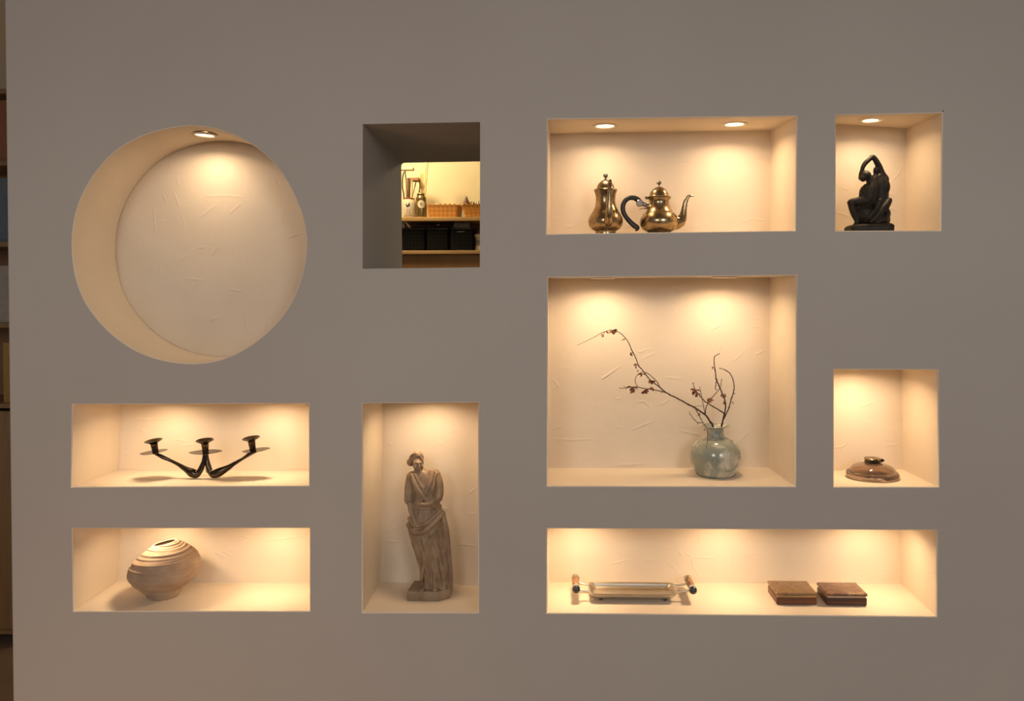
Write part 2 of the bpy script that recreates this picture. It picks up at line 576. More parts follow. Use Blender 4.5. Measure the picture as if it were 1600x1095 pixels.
def round_niche():
    """Moon-like round niche: a short round tunnel with a flat plastered disc at the back."""
    n = 160
    def loop(cx, cy, rx, ry, Y, wob):
        out = []
        for i in range(n):
            a = 2 * PI * i / n
            k = 1 + wob * (math.sin(5 * a + 1) + 0.7 * math.sin(9 * a + 2.2))
            out.append(at(cx + rx * k * math.cos(a), cy + ry * k * math.sin(a), Y))
        return out
    f = loop(296, 382.3, 182.2, 184.7, 0.0035, 0.0035)
    bk = loop(347, 388.8, 166.5, 168.4, ND, 0.002)
    extra = [lip([Vector((q.x, 0, q.z)) for q in f])]
    m = 40
    V = []
    for i in range(m + 1):
        t = i / m
        for j in range(n):
            q = f[j].lerp(bk[j], t)
            c = Vector((-0.87 + 0.0, q.y, 1.60))
            h = 0.0007 * math.sin(j * 0.35 + 4 * t) * math.sin(t * PI) + 0.0006 * math.sin(j * 0.9 + 9 * t) * math.sin(t * PI)
            V.append(tuple(q + (c - q).normalized() * h))
    Q = []
    for i in range(m):
        for j in range(n):
            k = (j + 1) % n
            Q.append([i * n + j, (i + 1) * n + j, (i + 1) * n + k, i * n + k])
    extra.append((V, Q))
    # disc: rings shrinking towards the centre, with trowel relief
    c = sum(bk, Vector()) / n
    rr = 120
    sc, ox, oy = 2.607, 80, 170
    st = [[(428, 410), (435, 505)], [(510, 345), (525, 375), (532, 400)], [(485, 210), (492, 245)], [(465, 350), (480, 380)], [(522, 280), (528, 310)],
          [(612, 566), (630, 566)], [(640, 360), (700, 355), (790, 362)], [(620, 440), (680, 395)], [(740, 425), (780, 390)], [(950, 430), (950, 480)],
          [(655, 862), (695, 845)], [(797, 820), (805, 920)], [(985, 740), (998, 705)], [(355, 575), (368, 548)], [(455, 640), (458, 680)],
          [(380, 770), (390, 785)], [(915, 290), (925, 315)], [(735, 735), (755, 735)], [(970, 525), (1020, 510)], [(560, 690), (630, 700)]]
    stw = []
    o0 = Vector((c.x - 0.35, 0, c.z - 0.35))
    for pl in st:
        pts = [at(ox + x / sc, oy + y / sc, ND) for x, y in pl]
        stw.append([(q.x - o0.x, q.z - o0.z) for q in pts])
    nn = 4 * n
    ang = [bk[j // 4].lerp(bk[(j // 4 + 1) % n], (j % 4) / 4) for j in range(nn)]
    ring = np.array([[q.x, q.y, q.z] for q in ang]); cc = np.array(c)
    rad = np.linspace(1, 0.004, rr)[:, None, None]
    P = cc + (ring[None] - cc) * rad
    H = plaster_height(P[:, :, 0] - o0.x, P[:, :, 2] - o0.z, stw, 60, 0.7, 0.7)
    H *= np.clip((1 - rad[:, :, 0]) / 0.02, 0, 1)
    P[:, :, 1] -= H + 0.016 * (1 - rad[:, :, 0] ** 6)          # the disc is slightly pillowed
    Q = []
    for i in range(rr - 1):
        for j in range(nn):
            k = (j + 1) % nn
            Q.append([i * nn + j, i * nn + k, (i + 1) * nn + k, (i + 1) * nn + j])
    Q.append([(rr - 1) * nn + j for j in (0, nn // 4, nn // 2, 3 * nn // 4)])
    extra.append((P.reshape(-1, 3), Q))
    patches_to_mesh('round_niche', [], extra, PLASTER, wall)
    return f, bk


circle_front, circle_back = round_niche()

# the opening that goes right through the wall
win_front = [at(*q, 0.0) for q in ((566.8, 193.9), (750.2, 190.5), (749.8, 417.6), (566.5, 419.8))]
hole_loops.append(win_front)
wb = [at(627, 254.5, WT), Vector((0, WT, 0)), Vector((0, WT, 0)), at(628.5, 424, WT)]
wb[1] = Vector((win_front[1].x, WT, wb[0].z + 0.003)); wb[2] = Vector((win_front[2].x, WT, win_front[2].z)); wb[3].z = win_front[3].z
mb = MB()
def rounded(loop, r, n=5):
    out = []
    for i in range(4):
        q = loop[i]; a = (loop[i - 1] - q).normalized(); b_ = (loop[(i + 1) % 4] - q).normalized()
        for k in range(n + 1):
            th = PI / 2 * k / n
            out.append(q + a * r * (1 - math.sin(th)) + b_ * r * (1 - math.cos(th)))
    return out
rows = []
for t, r in ((0, 0.0005), (0.3, 0.001), (0.6, 0.002), (0.85, 0.004), (0.96, 0.006), (1.0, 0.010)):
    lp = [a.lerp(b_, t) for a, b_ in zip(win_front, wb)]
    rows.append(rounded(lp, r))
last = rows[-1]
c0 = sum(last, Vector()) / len(last)
rows.append([q + (q - c0).normalized() * 0.006 + Vector((0, 0.006, 0)) for q in last])
mb.rings(rows, True)
o = mb.build('window_opening', WALL, wall, angle=30)
win_back = rows[-1]

# wall body: face with holes, left end, back with one hole
xl_t, xl_b = at(7, 0, 0), at(20, 1095, 0)
slope = (xl_b.x - xl_t.x) / (xl_b.z - xl_t.z)
XL = lambda z: xl_t.x + slope * (z - xl_t.z)
ZT, XR = 2.62, 2.3
outer = [Vector((XL(ZT) + .004, 0, ZT)), Vector((XR, 0, ZT)), Vector((XR, 0, 0)), Vector((XL(0) + .004, 0, 0))]

def holed(loops):
    bm = bmesh.new()
    for lp in loops:
        vs = [bm.verts.new(q) for q in lp]
        for i in range(len(vs)):
            bm.edges.new((vs[i], vs[(i + 1) % len(vs)]))
    bmesh.ops.triangle_fill(bm, use_beauty=True, use_dissolve=False, edges=bm.edges[:])
    bm.verts.index_update()
    r = [v.co.copy() for v in bm.verts], [[v.index for v in f.verts] for f in bm.faces]
    bm.free()
    return r

# the round hole needs its loop as stored; all lip loops are already in hole_loops
mb = MB()
mb.add(*holed([outer] + hole_loops))
outer_b = [Vector((q.x, WT + 0.006, q.z)) for q in outer]
mb.add(*holed([outer_b, win_back]))
# left end with a softly rounded corner
rws = []
for dx, dy in ((0.004, 0.0), (0.0012, 0.0012), (0.0, 0.004), (0.0, WT), (0.004, WT + 0.006)):
    rws.append([Vector((XL(z) + dx, dy, z)) for z in (0.0, 0.6, 1.2, 1.8, 2.4, ZT)])
mb.rings(rws, False)
mb.rings([[outer[0], outer[1]], [outer_b[0], outer_b[1]]], False)
mb.rings([[outer[1], outer[2]], [outer_b[1], outer_b[2]]], False)
me = wall.data
me.from_pydata([tuple(q) for q in mb.v], [], mb.f)
me.materials.append(WALL)
me.update()

# small dark nail hole right of the upper right niche
q = at(1473.5, 173.5, 0)
m = MB(); m.lathe([(0.0, -0.0004), (0.0016, -0.0003), (0.0019, 0.0)], 10, tuple(q), M=Matrix.Rotation(PI / 2, 3, 'X'))
m.build('nail_hole', Mat('hole_dark', (0.02, 0.018, 0.016, 1), 0.9).m, wall)

# ------------------------------------------------------------------ room shell
def struct(name, lo, hi, mat):
    o = MB().box(lo, hi).build(name, mat)
    return tag(o, kind='structure')

struct('floor', (-4, -5.6, -0.06), (3.2, 3.4, 0), FLOOR)
struct('ceiling', (-4, -2.6, 2.62), (3.2, 3.4, 2.70), CEIL)
SY = 2.60                                   # front of the storage shelves
struct('wall_back', (-4, SY + 0.30, 0), (3.2, SY + 0.40, 2.62), STORE_WALL)


# ------------------------------------------------------------------ downlights
def downlight(key, px, label, energy, group='recessed downlights in the niches', loc=None, tilt=0.0):
    if loc is None:
        x = px
        y = ND * 0.46
        loc = Vector((x, y, FLOOR_AT[key][1](x, y)))
    t = thing('downlight', loc, label, 'light', group)
    t.rotation_euler = (0, tilt, 0)
    r0, r1 = 0.0215, 0.031
    m = MB().lathe([(r0, 0.004), (r0, -0.0005), (r0 + .002, -0.003), (r1 - .003, -0.0034), (r1, -0.0016), (r1, 0.001)], 40, cap0=False, cap1=False)
    m.build('trim_ring', TRIM, t)
    m = MB().lathe([(0.0001, -0.0012), (r0 * .6, -0.0010), (r0, 0.0)], 32)
    m.build('lens', LENS, t)
    l = bpy.data.lights.new('downlight_beam', 'AREA')
    l.shape = 'DISK'
    l.size = 0.040
    l.spread = 2.7
    l.energy = energy
    l.color = (1.0, 0.70, 0.405)
    lo = bpy.data.objects.new('downlight_beam', l)
    COL.objects.link(lo)
    lo.parent = t
    lo.location = (0, 0, -0.006)
    return t


def xw(px, Y=ND * 0.46):
    return at(px, 500, Y).x

E0 = 0.62
downlight('teapots', xw(945.5), 'round recessed downlight in niche ceiling above the brass coffee pot', E0 * 0.72)
downlight('teapots', xw(1147), 'round recessed downlight in teapot niche ceiling, right of the teapot spout', E0 * 0.95)
downlight('couple', xw(1361), 'round recessed downlight above the dark figure sculpture', E0 * 0.72)
downlight('vase', xw(942), 'recessed downlight glimpsed as a sliver in the branch niche ceiling, left', E0 * 1.05)
downlight('vase', xw(1132), 'recessed downlight in the branch niche ceiling above the glass vase', E0 * 1.05)
downlight('inkwell', xw(1352), 'recessed downlight above the glass inkwell', E0 * 0.95)
downlight('statue', xw(665), 'recessed downlight above the stone statuette', E0 * 0.72)
downlight('tray', xw(906), 'recessed downlight above the left handle of the metal tray', E0 * 0.72)
downlight('tray', xw(1138), 'recessed downlight between the metal tray and the wooden boxes', E0 * 0.72)
downlight('tray', xw(1370), 'recessed downlight to the right of the two wooden boxes', E0 * 0.72)
downlight('candle', xw(243), 'recessed downlight above the left cup of the candle holder', E0 * 0.72)
downlight('candle', xw(416), 'recessed downlight above the right cup of the candle holder', E0 * 0.72)
downlight('bowl', xw(243), 'recessed downlight above the ridged clay vase', E0 * 0.72)
downlight('bowl', xw(416), 'recessed downlight over the empty shelf beside the clay vase', E0 * 0.72)
q = at(320, 211.5, ND * 0.46)
downlight(None, None, 'round recessed downlight at the top of the round niche', E0 * 0.74, loc=q + Vector((0, 0, 0.002)), tilt=0.06)


# ------------------------------------------------------------------ brass pots
def rows_to_prof(rows, k, z0):
    return [(max(hw, 0.3) * k, (z0 - v) * k) for v, hw in rows]


def smooth_prof(prof, n=5):
    return [(max(a[0], 0.0002), a[1]) for a in spline(prof, n)]


K = 2.095 / F / 7.62
YP = 0.100
pot_px = 890 + 429 / 7.62
pt = at(pot_px, 366, YP)
pt.z = FLOOR_AT['teapots'][0](pt.x, YP)
ztop = at(pot_px, 250 + 168 / 7.62, YP).z
zb = 168 + (ztop - pt.z) / K           # crop row of the hidden base
pot = thing('coffee_pot', pt, 'tall brass coffee pot with its spout turned to the room', 'coffee pot')
body = [(zb, 128), (zb - 3, 128), (zb - 8, 122), (zb - 18, 119), (843, 124), (832, 150), (815, 175), (780, 199), (735, 207), (700, 203), (660, 186), (624, 163), (619, 160), (616, 157),
        (600, 150), (560, 130), (520, 119), (480, 114), (440, 116), (410, 122), (385, 130), (366, 137), (356, 139), (350, 136), (349, 128), (360, 122)]
MB().lathe(rows_to_prof(body, K, zb), 64, cap1=True).build('pot_body', BRASS, pot, angle=50)
lid = [(352, 126), (346, 122), (343, 108), (330, 105), (300, 96), (275, 80), (255, 58), (240, 34), (232, 18), (228, 12)]
lo = MB().lathe(rows_to_prof(lid, K, zb), 56).build('pot_lid', BRASS, pot, angle=50)
knob = [(229, 13), (222, 10), (214, 10), (206, 22), (198, 27), (184, 29), (172, 28), (168, 22), (168, 1)]
MB().lathe(rows_to_prof(knob, K, zb), 32).build('lid_knob', TIN, lo, angle=50)
sp = spline([(18, -150, 745, 62, 0), (22, -205, 735, 56, 0), (26, -250, 690, 50, 0), (24, -275, 620, 40, 0), (26, -285, 540, 32, 0), (28, -292, 440, 27, 0), (30, -305, 350, 24, 0), (32, -325, 300, 22, 0), (34, -350, 288, 14, 0)], 6)
MB().tube([(a[0] * K, a[1] * K, (zb - a[2]) * K) for a in sp], [a[3] * K for a in sp], 20).build('spout', BRASS, pot, angle=60)
hd = spline([(-10, 118, 470), (-10, 200, 460), (-10, 290, 440), (-12, 350, 500), (-12, 330, 600), (-12, 260, 680), (-12, 196, 740)], 6)
MB().tube([(a[0] * K, a[1] * K, (zb - a[2]) * K) for a in hd], 22 * K, 14, rounded=True).build('pot_handle', EBONY, pot)

tea_px = 890 + 1066 / 7.62
tt = at(tea_px, 365, YP)
tt.z = FLOOR_AT['teapots'][0](tt.x, YP)
ztop = at(tea_px, 250 + 250 / 7.62, YP).z
zb = 250 + (ztop - tt.z) / K
tea = thing('teapot', tt, 'low round brass teapot with a black curved handle', 'teapot')
body = [(zb, 138), (zb - 3, 138), (zb - 9, 132), (858, 134), (848, 148), (835, 178), (812, 203), (785, 219), (745, 229), (715, 228), (690, 220), (665, 205), (648, 194), (640, 190), (635, 182),
        (600, 152), (560, 131), (520, 119), (490, 117), (472, 124), (458, 136), (446, 143), (438, 143), (435, 136), (445, 128)]
MB().lathe(rows_to_prof(body, K, zb), 64).build('pot_body', BRASS, tea, angle=50)
lid = [(440, 132), (436, 128), (432, 120), (425, 117), (395, 110), (365, 92), (342, 70), (326, 44), (320, 20), (318, 10)]
lo = MB().lathe(rows_to_prof(lid, K, zb), 56).build('pot_lid', BRASS, tea, angle=50)
knob = [(319, 11), (310, 7), (298, 8), (290, 18), (282, 28), (268, 31), (256, 28), (250, 20), (250, 1)]
MB().lathe(rows_to_prof(knob, K, zb), 32).build('lid_knob', TIN, lo, angle=50)
cx = 1066
def loc2(u, v, dep=0):
    return Vector(((u - cx) * K, dep * K, (zb - v) * K))
sp = spline([(1225, 735, 92), (1275, 735, 88), (1318, 715, 72), (1345, 670, 50), (1357, 610, 36), (1366, 550, 30), (1378, 495, 27), (1396, 455, 23), (1418, 432, 18), (1445, 428, 11), (1478, 436, 3)], 6)
MB().tube([loc2(a[0], a[1]) for a in sp], [a[2] * K for a in sp], 20, flat=0.72).build('spout', BRASS, tea, angle=60)
hd = spline([(838, 500, 34), (810, 468, 33), (765, 447, 29), (710, 450, 28), (665, 482, 28), (640, 535, 28), (640, 595, 28), (660, 650, 27), (700, 705, 28), (745, 752, 30), (785, 785, 32), (808, 800, 28), (806, 822, 18), (784, 836, 6)], 6)
MB().tube([loc2(a[0], a[1]) for a in hd], [a[2] * K for a in hd], 16, flat=0.75, rounded=True).build('handle', EBONY, tea)
m = MB()
m.tube([loc2(835, 512, -32), loc2(835, 512, -26), loc2(835, 512, 26), loc2(835, 512, 32)], [36 * K, 42 * K, 42 * K, 36 * K], 24)
m.tube([loc2(850, 515), loc2(885, 525), loc2(915, 540), loc2(955, 552)], [30 * K, 24 * K, 22 * K, 32 * K], 16)
m.build('handle_socket', TIN, tea)
m = MB()
m.tube([loc2(948, 565), loc2(905, 575), loc2(880, 572), loc2(850, 578), (loc2(825, 588))], [6 * K, 6 * K, 5 * K, 5 * K, 2 * K], 8)
m.build('handle_scroll', TIN, tea)
m = MB()
m.tube([loc2(930, 452, -18), loc2(908, 446, -18), loc2(908, 446, 18), loc2(930, 452, 18)], 14 * K, 10, rounded=True)
m.build('hinge', TIN, tea)

# ------------------------------------------------------------------ dark figure sculpture
K = 2.095 / F / 7.82
YS = 0.095
sx = 1310 + 370 / 7.82
so = at(sx, 361, YS)
so.z = FLOOR_AT['couple'][0](so.x, YS)
zt = at(sx, 230 + 95 / 7.82, YS).z
zb = 95 + (zt - so.z) / K
scu = thing('sculpture', so, 'dark patinated sculpture of entwined seated figures, one arm arched overhead', 'sculpture')
P = lambda u, v, d=0: Vector(((u - 370) * K, d * K, (zb - v) * K))
m = MB()
def chain(m, pts, rounded=True, seg=16):
    sp = spline(pts, 4)
    m.tube([P(a[0], a[1], a[2]) for a in sp], [max(a[3], 2) * K for a in sp], seg, rounded=rounded)
# seated figure with its back to the room: torso, shoulders, raised arm, head bowed under it
chain(m, [(500, 760, 20, 98), (512, 690, 20, 100), (520, 600, 25, 92), (520, 500, 25, 92), (510, 420, 20, 84), (498, 370, 20, 66)])
m.ball(P(570, 400, 10), (42 * K, 50 * K, 72 * K))
m.ball(P(560, 480, -20), (55 * K, 50 * K, 90 * K))
m.ball(P(565, 700, 0), (50 * K, 70 * K, 75 * K))
chain(m, [(545, 350, 20, 46), (520, 300, 20, 42), (495, 235, 15, 38), (460, 170, 10, 34), (425, 122, 5, 30), (400, 115, 0, 26)])
chain(m, [(410, 118, 0, 27), (370, 150, -5, 28), (325, 190, -10, 29), (295, 235, -15, 27), (278, 285, -20, 24), (265, 330, -20, 24), (262, 375, -22, 26)])
m.ball(P(455, 285, 10), (30 * K, 42 * K, 52 * K))
chain(m, [(450, 330, 5, 28), (440, 390, 0, 50)])
# crouching figure before it: head turned down, breast, belly, bent legs
m.ball(P(322, 345, -35), (62 * K, 60 * K, 56 * K))
m.ball(P(285, 378, -45), (42 * K, 44 * K, 44 * K))
m.ball(P(252, 372, -50), (12 * K, 12 * K, 15 * K))
m.ball(P(326, 298, -35), (20 * K, 20 * K, 16 * K))
chain(m, [(370, 380, -25, 48), (395, 440, -25, 66), (390, 500, -30, 82), (365, 560, -35, 92), (345, 620, -35, 98)])
m.ball(P(312, 482, -55), (34 * K, 36 * K, 36 * K))
m.ball(P(560, 800, 10), (70 * K, 90 * K, 80 * K))
m.ball(P(330, 560, -10), (80 * K, 70 * K, 110 * K))
m.ball(P(265, 585, -55), (32 * K, 40 * K, 36 * K))
chain(m, [(360, 640, -40, 84), (280, 650, -55, 64), (205, 655, -60, 46), (150, 662, -60, 40), (132, 672, -60, 40)])
chain(m, [(135, 672, -60, 40), (155, 735, -50, 42), (190, 810, -40, 44), (218, 880, -40, 36), (205, 925, -50, 28), (180, 938, -65, 22)])
chain(m, [(330, 700, 30, 90), (250, 720, 40, 60), (215, 780, 40, 46)])
# rock seat and drapery, the leg folded across
m.ball(P(335, 800, 0), (140 * K, 120 * K, 130 * K))
m.ball(P(430, 870, 0), (190 * K, 130 * K, 105 * K))
m.ball(P(550, 870, 20), (78 * K, 100 * K, 96 * K))
chain(m, [(585, 650, -70, 36), (545, 705, -95, 42), (490, 765, -110, 40), (430, 830, -115, 32), (380, 875, -118, 26), (350, 905, -120, 22)])
chain(m, [(470, 660, -80, 40), (430, 740, -100, 34), (370, 800, -110, 28), (320, 860, -110, 24)])
chain(m, [(545, 720, -60, 30), (565, 800, -70, 28), (520, 870, -95, 24), (440, 915, -105, 20)])
m.build('figures', PATINA, scu, bake=(0.0014, 3))
m = MB()
ring = []
for lvl, (z, k_) in enumerate(((zb, .97), (zb - 8, 1.0), (962, 1.0), (948, .97), (936, .9), (925, .80))):
    row = []
    for j in range(40):
        a = 2 * PI * j / 40
        ca, sa = math.cos(a), math.sin(a)
        ex = abs(ca) ** 0.35 * (1 if ca > 0 else -1); ey = abs(sa) ** 0.35 * (1 if sa > 0 else -1)
        wob = 1 + 0.012 * math.sin(3 * a + lvl) + 0.008 * math.sin(7 * a)
        row.append(P(372 + 262 * ex * k_ * wob, z - (10 * ca if lvl > 1 else 0), 168 * ey * k_ * wob))
    ring.append(row)
m.rings(ring, True, True, True)
m.build('plinth', PATINA, scu, angle=50)

# ------------------------------------------------------------------ glass vase and branches
K = 2.12 / F / 4.98
YV = 0.120
vx = 1060 + 289 / 4.98
vo = at(vx, 745, YV); vo.z = FLOOR_AT['vase'][0](vo.x, YV)
zt = at(vx, 540 + 620 / 4.98, YV).z
zb = 620 + (zt - vo.z) / K
vase = thing('glass_vase', vo, 'round green-grey glass vase with cream mottling', 'vase')
outer_p = [(zb, 70), (zb - 4, 92), (zb - 14, 108), (1000, 142), (950, 174), (900, 189), (850, 193), (805, 185), (765, 164), (738, 138), (720, 105), (708, 74), (690, 63), (660, 62), (645, 66), (634, 82), (628, 98), (623, 106), (619, 106)]
inner_p = [(618, 100), (624, 90), (634, 74), (650, 57), (690, 54), (712, 66), (730, 104), (765, 155), (805, 176), (850, 184), (900, 180), (950, 165), (1000, 132), (1020, 90), (1024, 2)]
pr = smooth_prof(rows_to_prof(outer_p, K, zb), 4) + smooth_prof(rows_to_prof(inner_p, K, zb), 4)
MB().lathe(pr, 72).build('vase_body', VASEGLASS, vase, angle=80)

LEAF_R = random.Random(11)


def leaf(c, L, wd, direction):
    """One curled dry leaf with thickness."""
    d = Vector(direction).normalized()
    s = d.cross(Vector((LEAF_R.uniform(-1, 1), LEAF_R.uniform(-1, 1), LEAF_R.uniform(-1, 1)))).normalized()
    n = d.cross(s)
    rows = []
    for i in range(7):
        t = i / 6
        wv = wd * math.sin(min(1, t * 0.96 + 0.03) * PI) ** 0.8 + 0.0003
        cp = c + d * L * t + n * L * 0.25 * math.sin(t * 2.4)
        cp = cp + s * L * 0.12 * math.sin(t * 4)
        rows.append([cp + s * wv * math.cos(2 * PI * j / 8) + n * (0.0005 * math.sin(2 * PI * j / 8) + abs(math.cos(2 * PI * j / 8)) * wv * 0.35) for j in range(8)])
    return rows


def branch(name, label, twigs, leaves, buds, crop, ydef, base):
    """twigs: polylines of (u, v, half-width px, depth); one thing with its stem mesh and leaf parts."""
    ox, oy, sc = crop
    W = lambda u, v, y: at(ox + u / sc, oy + v / sc, y)
    o = thing(name, base, label, 'branch')
    m = MB()
    for tw in twigs:
        sp = spline(tw, 7)
        pts = []; rr = []
        for i, a in enumerate(sp):
            q_ = W(a[0], a[1], a[3]) + Vector((LEAF_R.uniform(-1, 1), LEAF_R.uniform(-1, 1), LEAF_R.uniform(-1, 1))) * 0.0005
            pts.append(q_ - base); rr.append(max(0.0005, a[2] / sc * 2.1 / F * 1.25))
        m.tube(pts, rr, 8, rounded=True)
        for i in range(4, len(pts) - 1, 9):                 # little nodes
            m.ball(pts[i], rr[i] * 1.45, 8)
    for u, v, r_, y in buds:
        m.ball(W(u, v, y) - base, (r_ / sc * 2.1 / F,) * 3, 8)
    m.build('stem', TWIG, o)
    for (u, v, n, L, y) in leaves:
        lm = MB()
        c = W(u, v, y) - base
        L *= 1.15
        for i in range(n):
            a = LEAF_R.uniform(-PI, 0.2)
            lm.rings(leaf(c, 1.25 * L * LEAF_R.uniform(.7, 1.1), L * 0.34, (math.cos(a), LEAF_R.uniform(-.7, .7), math.sin(a))), True, True, True)
        lm.build('dried_leaf', DRYLEAF, o)
    return o


C1 = (890, 500, 6.082)      # long branch
C2 = (1060, 540, 4.98)      # upright ones
tw = lambda pts, y0, y1: [(u, v, r_, y0 + (y1 - y0) * i / max(1, len(pts) - 1)) for i, (u, v, r_) in enumerate(pts)]
to1 = lambda u, v: ((1060 + u / 4.98 - 890) * 6.082, (540 + v / 4.98 - 500) * 6.082)
bA, bB = to1(268, 622), to1(284, 735)
base1 = at(1060 + 262 / 4.98, 540 + 640 / 4.98, 0.118)
branch('branch', 'long bare branch arching to the left out of the glass vase', [
    tw([(bB[0], bB[1], 7.5), (bA[0], bA[1], 7.5), (1335, 965, 7), (1290, 900, 6.5), (1190, 835, 6), (1045, 755, 5.5), (920, 690, 5), (850, 632, 4.5), (760, 565, 4), (705, 490, 3.8), (655, 430, 3.6), (625, 350, 3.4), (590, 285, 3.2), (555, 205, 3), (500, 140, 3), (440, 103, 2.8), (380, 97, 2.6), (320, 115, 2.4), (250, 152, 2.1), (150, 205, 1.8), (72, 238, 1.4)], 0.110, 0.075),
    tw([(912, 688, 4), (850, 672, 3.6), (790, 662, 3.4), (720, 652, 3.2), (640, 636, 3), (560, 638, 2.6), (510, 648, 2.4), (470, 645, 2)], 0.104, 0.085),
    tw([(855, 632, 3), (830, 585, 2.8), (790, 545, 2.6), (745, 508, 2.5), (700, 495, 2.4), (655, 512, 2.4), (626, 550, 2.4), (626, 595, 2.4), (648, 634, 2.4)], 0.103, 0.088),
    tw([(1190, 832, 3.6), (1222, 885, 3.2), (1248, 940, 3), (1275, 985, 2.8), (1302, 1025, 2.6), (1312, 1095, 2.4), (1308, 1160, 2.2), (1300, 1210, 2)], 0.112, 0.06),
    tw([(1262, 975, 2.8), (1215, 972, 2.8), (1180, 940, 2.6), (1150, 900, 2.4), (1134, 872, 2)], 0.095, 0.085),
    tw([(1290, 890, 4), (1300, 820, 3.4), (1330, 770, 3.2), (1385, 700, 3), (1430, 640, 2.6), (1445, 560, 2.2)], 0.110, 0.156),
    tw([(1285, 880, 3), (1265, 780, 2.6), (1248, 690, 2.4), (1235, 635, 2)], 0.110, 0.150),
], [
    (412, 100, 5, .0085, .083), (345, 108, 3, .007, .082), (325, 140, 3, .006, .08), (505, 180, 2, .005, .086), (580, 310, 3, .007, .09),
    (645, 428, 3, .007, .094), (655, 475, 2, .004, .095), (690, 512, 5, .008, .09), (782, 575, 5, .0085, .1), (595, 640, 7, .0105, .086), (540, 636, 2, .005, .086),
    (710, 668, 5, .008, .094), (785, 640, 4, .007, .097), (1222, 890, 3, .005, .105), (1345, 745, 5, .008, .130)],
    [(490, 128, 4, .085), (1190, 826, 9, .112), (1282, 1040, 7, .08), (1128, 795, 4, .11), (1218, 985, 6, .09), (1040, 752, 5, .107), (868, 690, 5, .102), (800, 668, 4, .098), (518, 632, 5, .085)], C1, 0.1, base1)
base2 = at(1060 + 335 / 4.98, 540 + 650 / 4.98, 0.122)
branch('branch', 'forked branch standing upright in the glass vase with curling twig tips', [
    tw([(316, 760, 5.5), (330, 660, 5.5), (342, 600, 5.5), (355, 545, 5), (366, 480, 4.5), (360, 420, 4.2), (340, 370, 4), (315, 310, 3.8), (296, 270, 3.6), (290, 220, 3.4), (282, 175, 3.2), (278, 130, 2.8), (280, 90, 2.5), (295, 74, 2.2), (320, 62, 1.8)], 0.123, 0.11),
    tw([(350, 575, 4.5), (372, 530, 4), (396, 475, 3.8), (410, 420, 3.6), (428, 365, 3.4), (434, 310, 3.2), (422, 255, 3), (400, 215, 2.8), (370, 192, 2.6), (340, 180, 2.2), (320, 175, 1.8)], 0.124, 0.135),
    tw([(355, 525, 4.2), (310, 497, 3.8), (260, 468, 3.5), (215, 440, 3.2), (180, 405, 3), (155, 375, 2.8), (130, 340, 2.4), (112, 292, 1.8)], 0.12, 0.10),
    tw([(296, 275, 2.6), (288, 330, 2.4), (298, 345, 2)], 0.115, 0.115),
], [
    (132, 345, 7, .0105, .105), (150, 380, 3, .006, .105), (248, 420, 5, .0085, .112), (346, 385, 4, .007, .115), (352, 440, 3, .005, .115), (418, 438, 2, .004, .128), (275, 170, 2, .005, .112)],
    [(284, 185, 7, .112), (300, 265, 6, .114), (372, 195, 5, .13), (434, 310, 5, .13), (396, 478, 6, .126), (366, 460, 6, .118), (115, 290, 5, .1), (322, 175, 4, .134), (436, 372, 5, .13)], C2, 0.115, base2)

# ------------------------------------------------------------------ glass inkwell
YI = 0.105
ix = 1315 + 770 / 16
io = at(ix, 738, YI); io.z = FLOOR_AT['inkwell'][0](io.x, YI)
ink = thing('glass_inkwell', io, 'wide low smoky glass inkwell with a brass hinged cap', 'inkwell')
mm = 0.001
op = [(59, 0.0), (61.5, 1.2), (62.8, 4), (63, 8), (62, 12), (59.5, 15.5), (57, 17), (55, 17.6), (53.2, 20.5), (49.5, 25), (43, 29.6), (34, 33.4), (25, 36), (18.5, 37.4)]
ip = [(15.5, 37), (15, 33), (24, 31.5), (36, 27.5), (45, 21.5), (49.5, 14), (49, 8), (40, 6.5), (2, 6)]
pr = [(a * mm, z * mm) for a, z in op] + [(a * mm, z * mm) for a, z in ip]
MB().lathe(smooth_prof(pr, 3), 72).build('glass_body', SMOKE, ink, angle=80)
m = MB().lathe([(16.5 * mm, 35 * mm), (19 * mm, 36 * mm), (19.5 * mm, 37.5 * mm), (19 * mm, 44 * mm), (18.6 * mm, 45 * mm)], 12)
m.build('brass_collar', BRONZE, ink, angle=20)
m = MB().lathe([(18.4 * mm, 45.2 * mm), (20 * mm, 45.8 * mm), (20.2 * mm, 48 * mm), (18.5 * mm, 49.6 * mm), (10 * mm, 50.6 * mm), (1 * mm, 50.9 * mm)], 36)
m.build('cap', BRASS, ink, angle=35)
m = MB().box((18 * mm, -5 * mm, 39 * mm), (25 * mm, 5 * mm, 47 * mm), 1.2 * mm)
m.tube([(25 * mm, -6 * mm, 44 * mm), (25 * mm, 6 * mm, 44 * mm)], 2.6 * mm, 12)
m.build('hinge', BRONZE, ink)

# ------------------------------------------------------------------ stone statuette: robed standing woman
K = 2.115 / F / 4.21
YT = 0.115
stx = 620 + 185 / 4.21
yf = 0.072                                            # front of the plinth
st0 = at(stx, 938, yf); st0.z = FLOOR_AT['statue'][0](st0.x, YT); st0.y = YT
zt = at(stx, 690 + 60 / 4.21, YT).z
zb = 60 + (zt - st0.z) / K
sta = thing('statuette', st0, 'beige stone statuette of a standing robed woman on a block plinth', 'statuette')
P = lambda u, v, d=0: Vector(((u - 185) * K, d * K, (zb - v) * K))
ph = 62
zp = zb - ph
dfront = (yf - YT) / K
poly = [((66 - 185) * K, dfront * K), ((272 - 185) * K, dfront * K), ((342 - 185) * K, (dfront + 62) * K), ((342 - 185) * K, (dfront + 205) * K), ((80 - 185) * K, (dfront + 205) * K)]
MB().prism(poly, 0, ph * K, 0.0016).build('plinth', STONE, sta, angle=25)
m = MB()
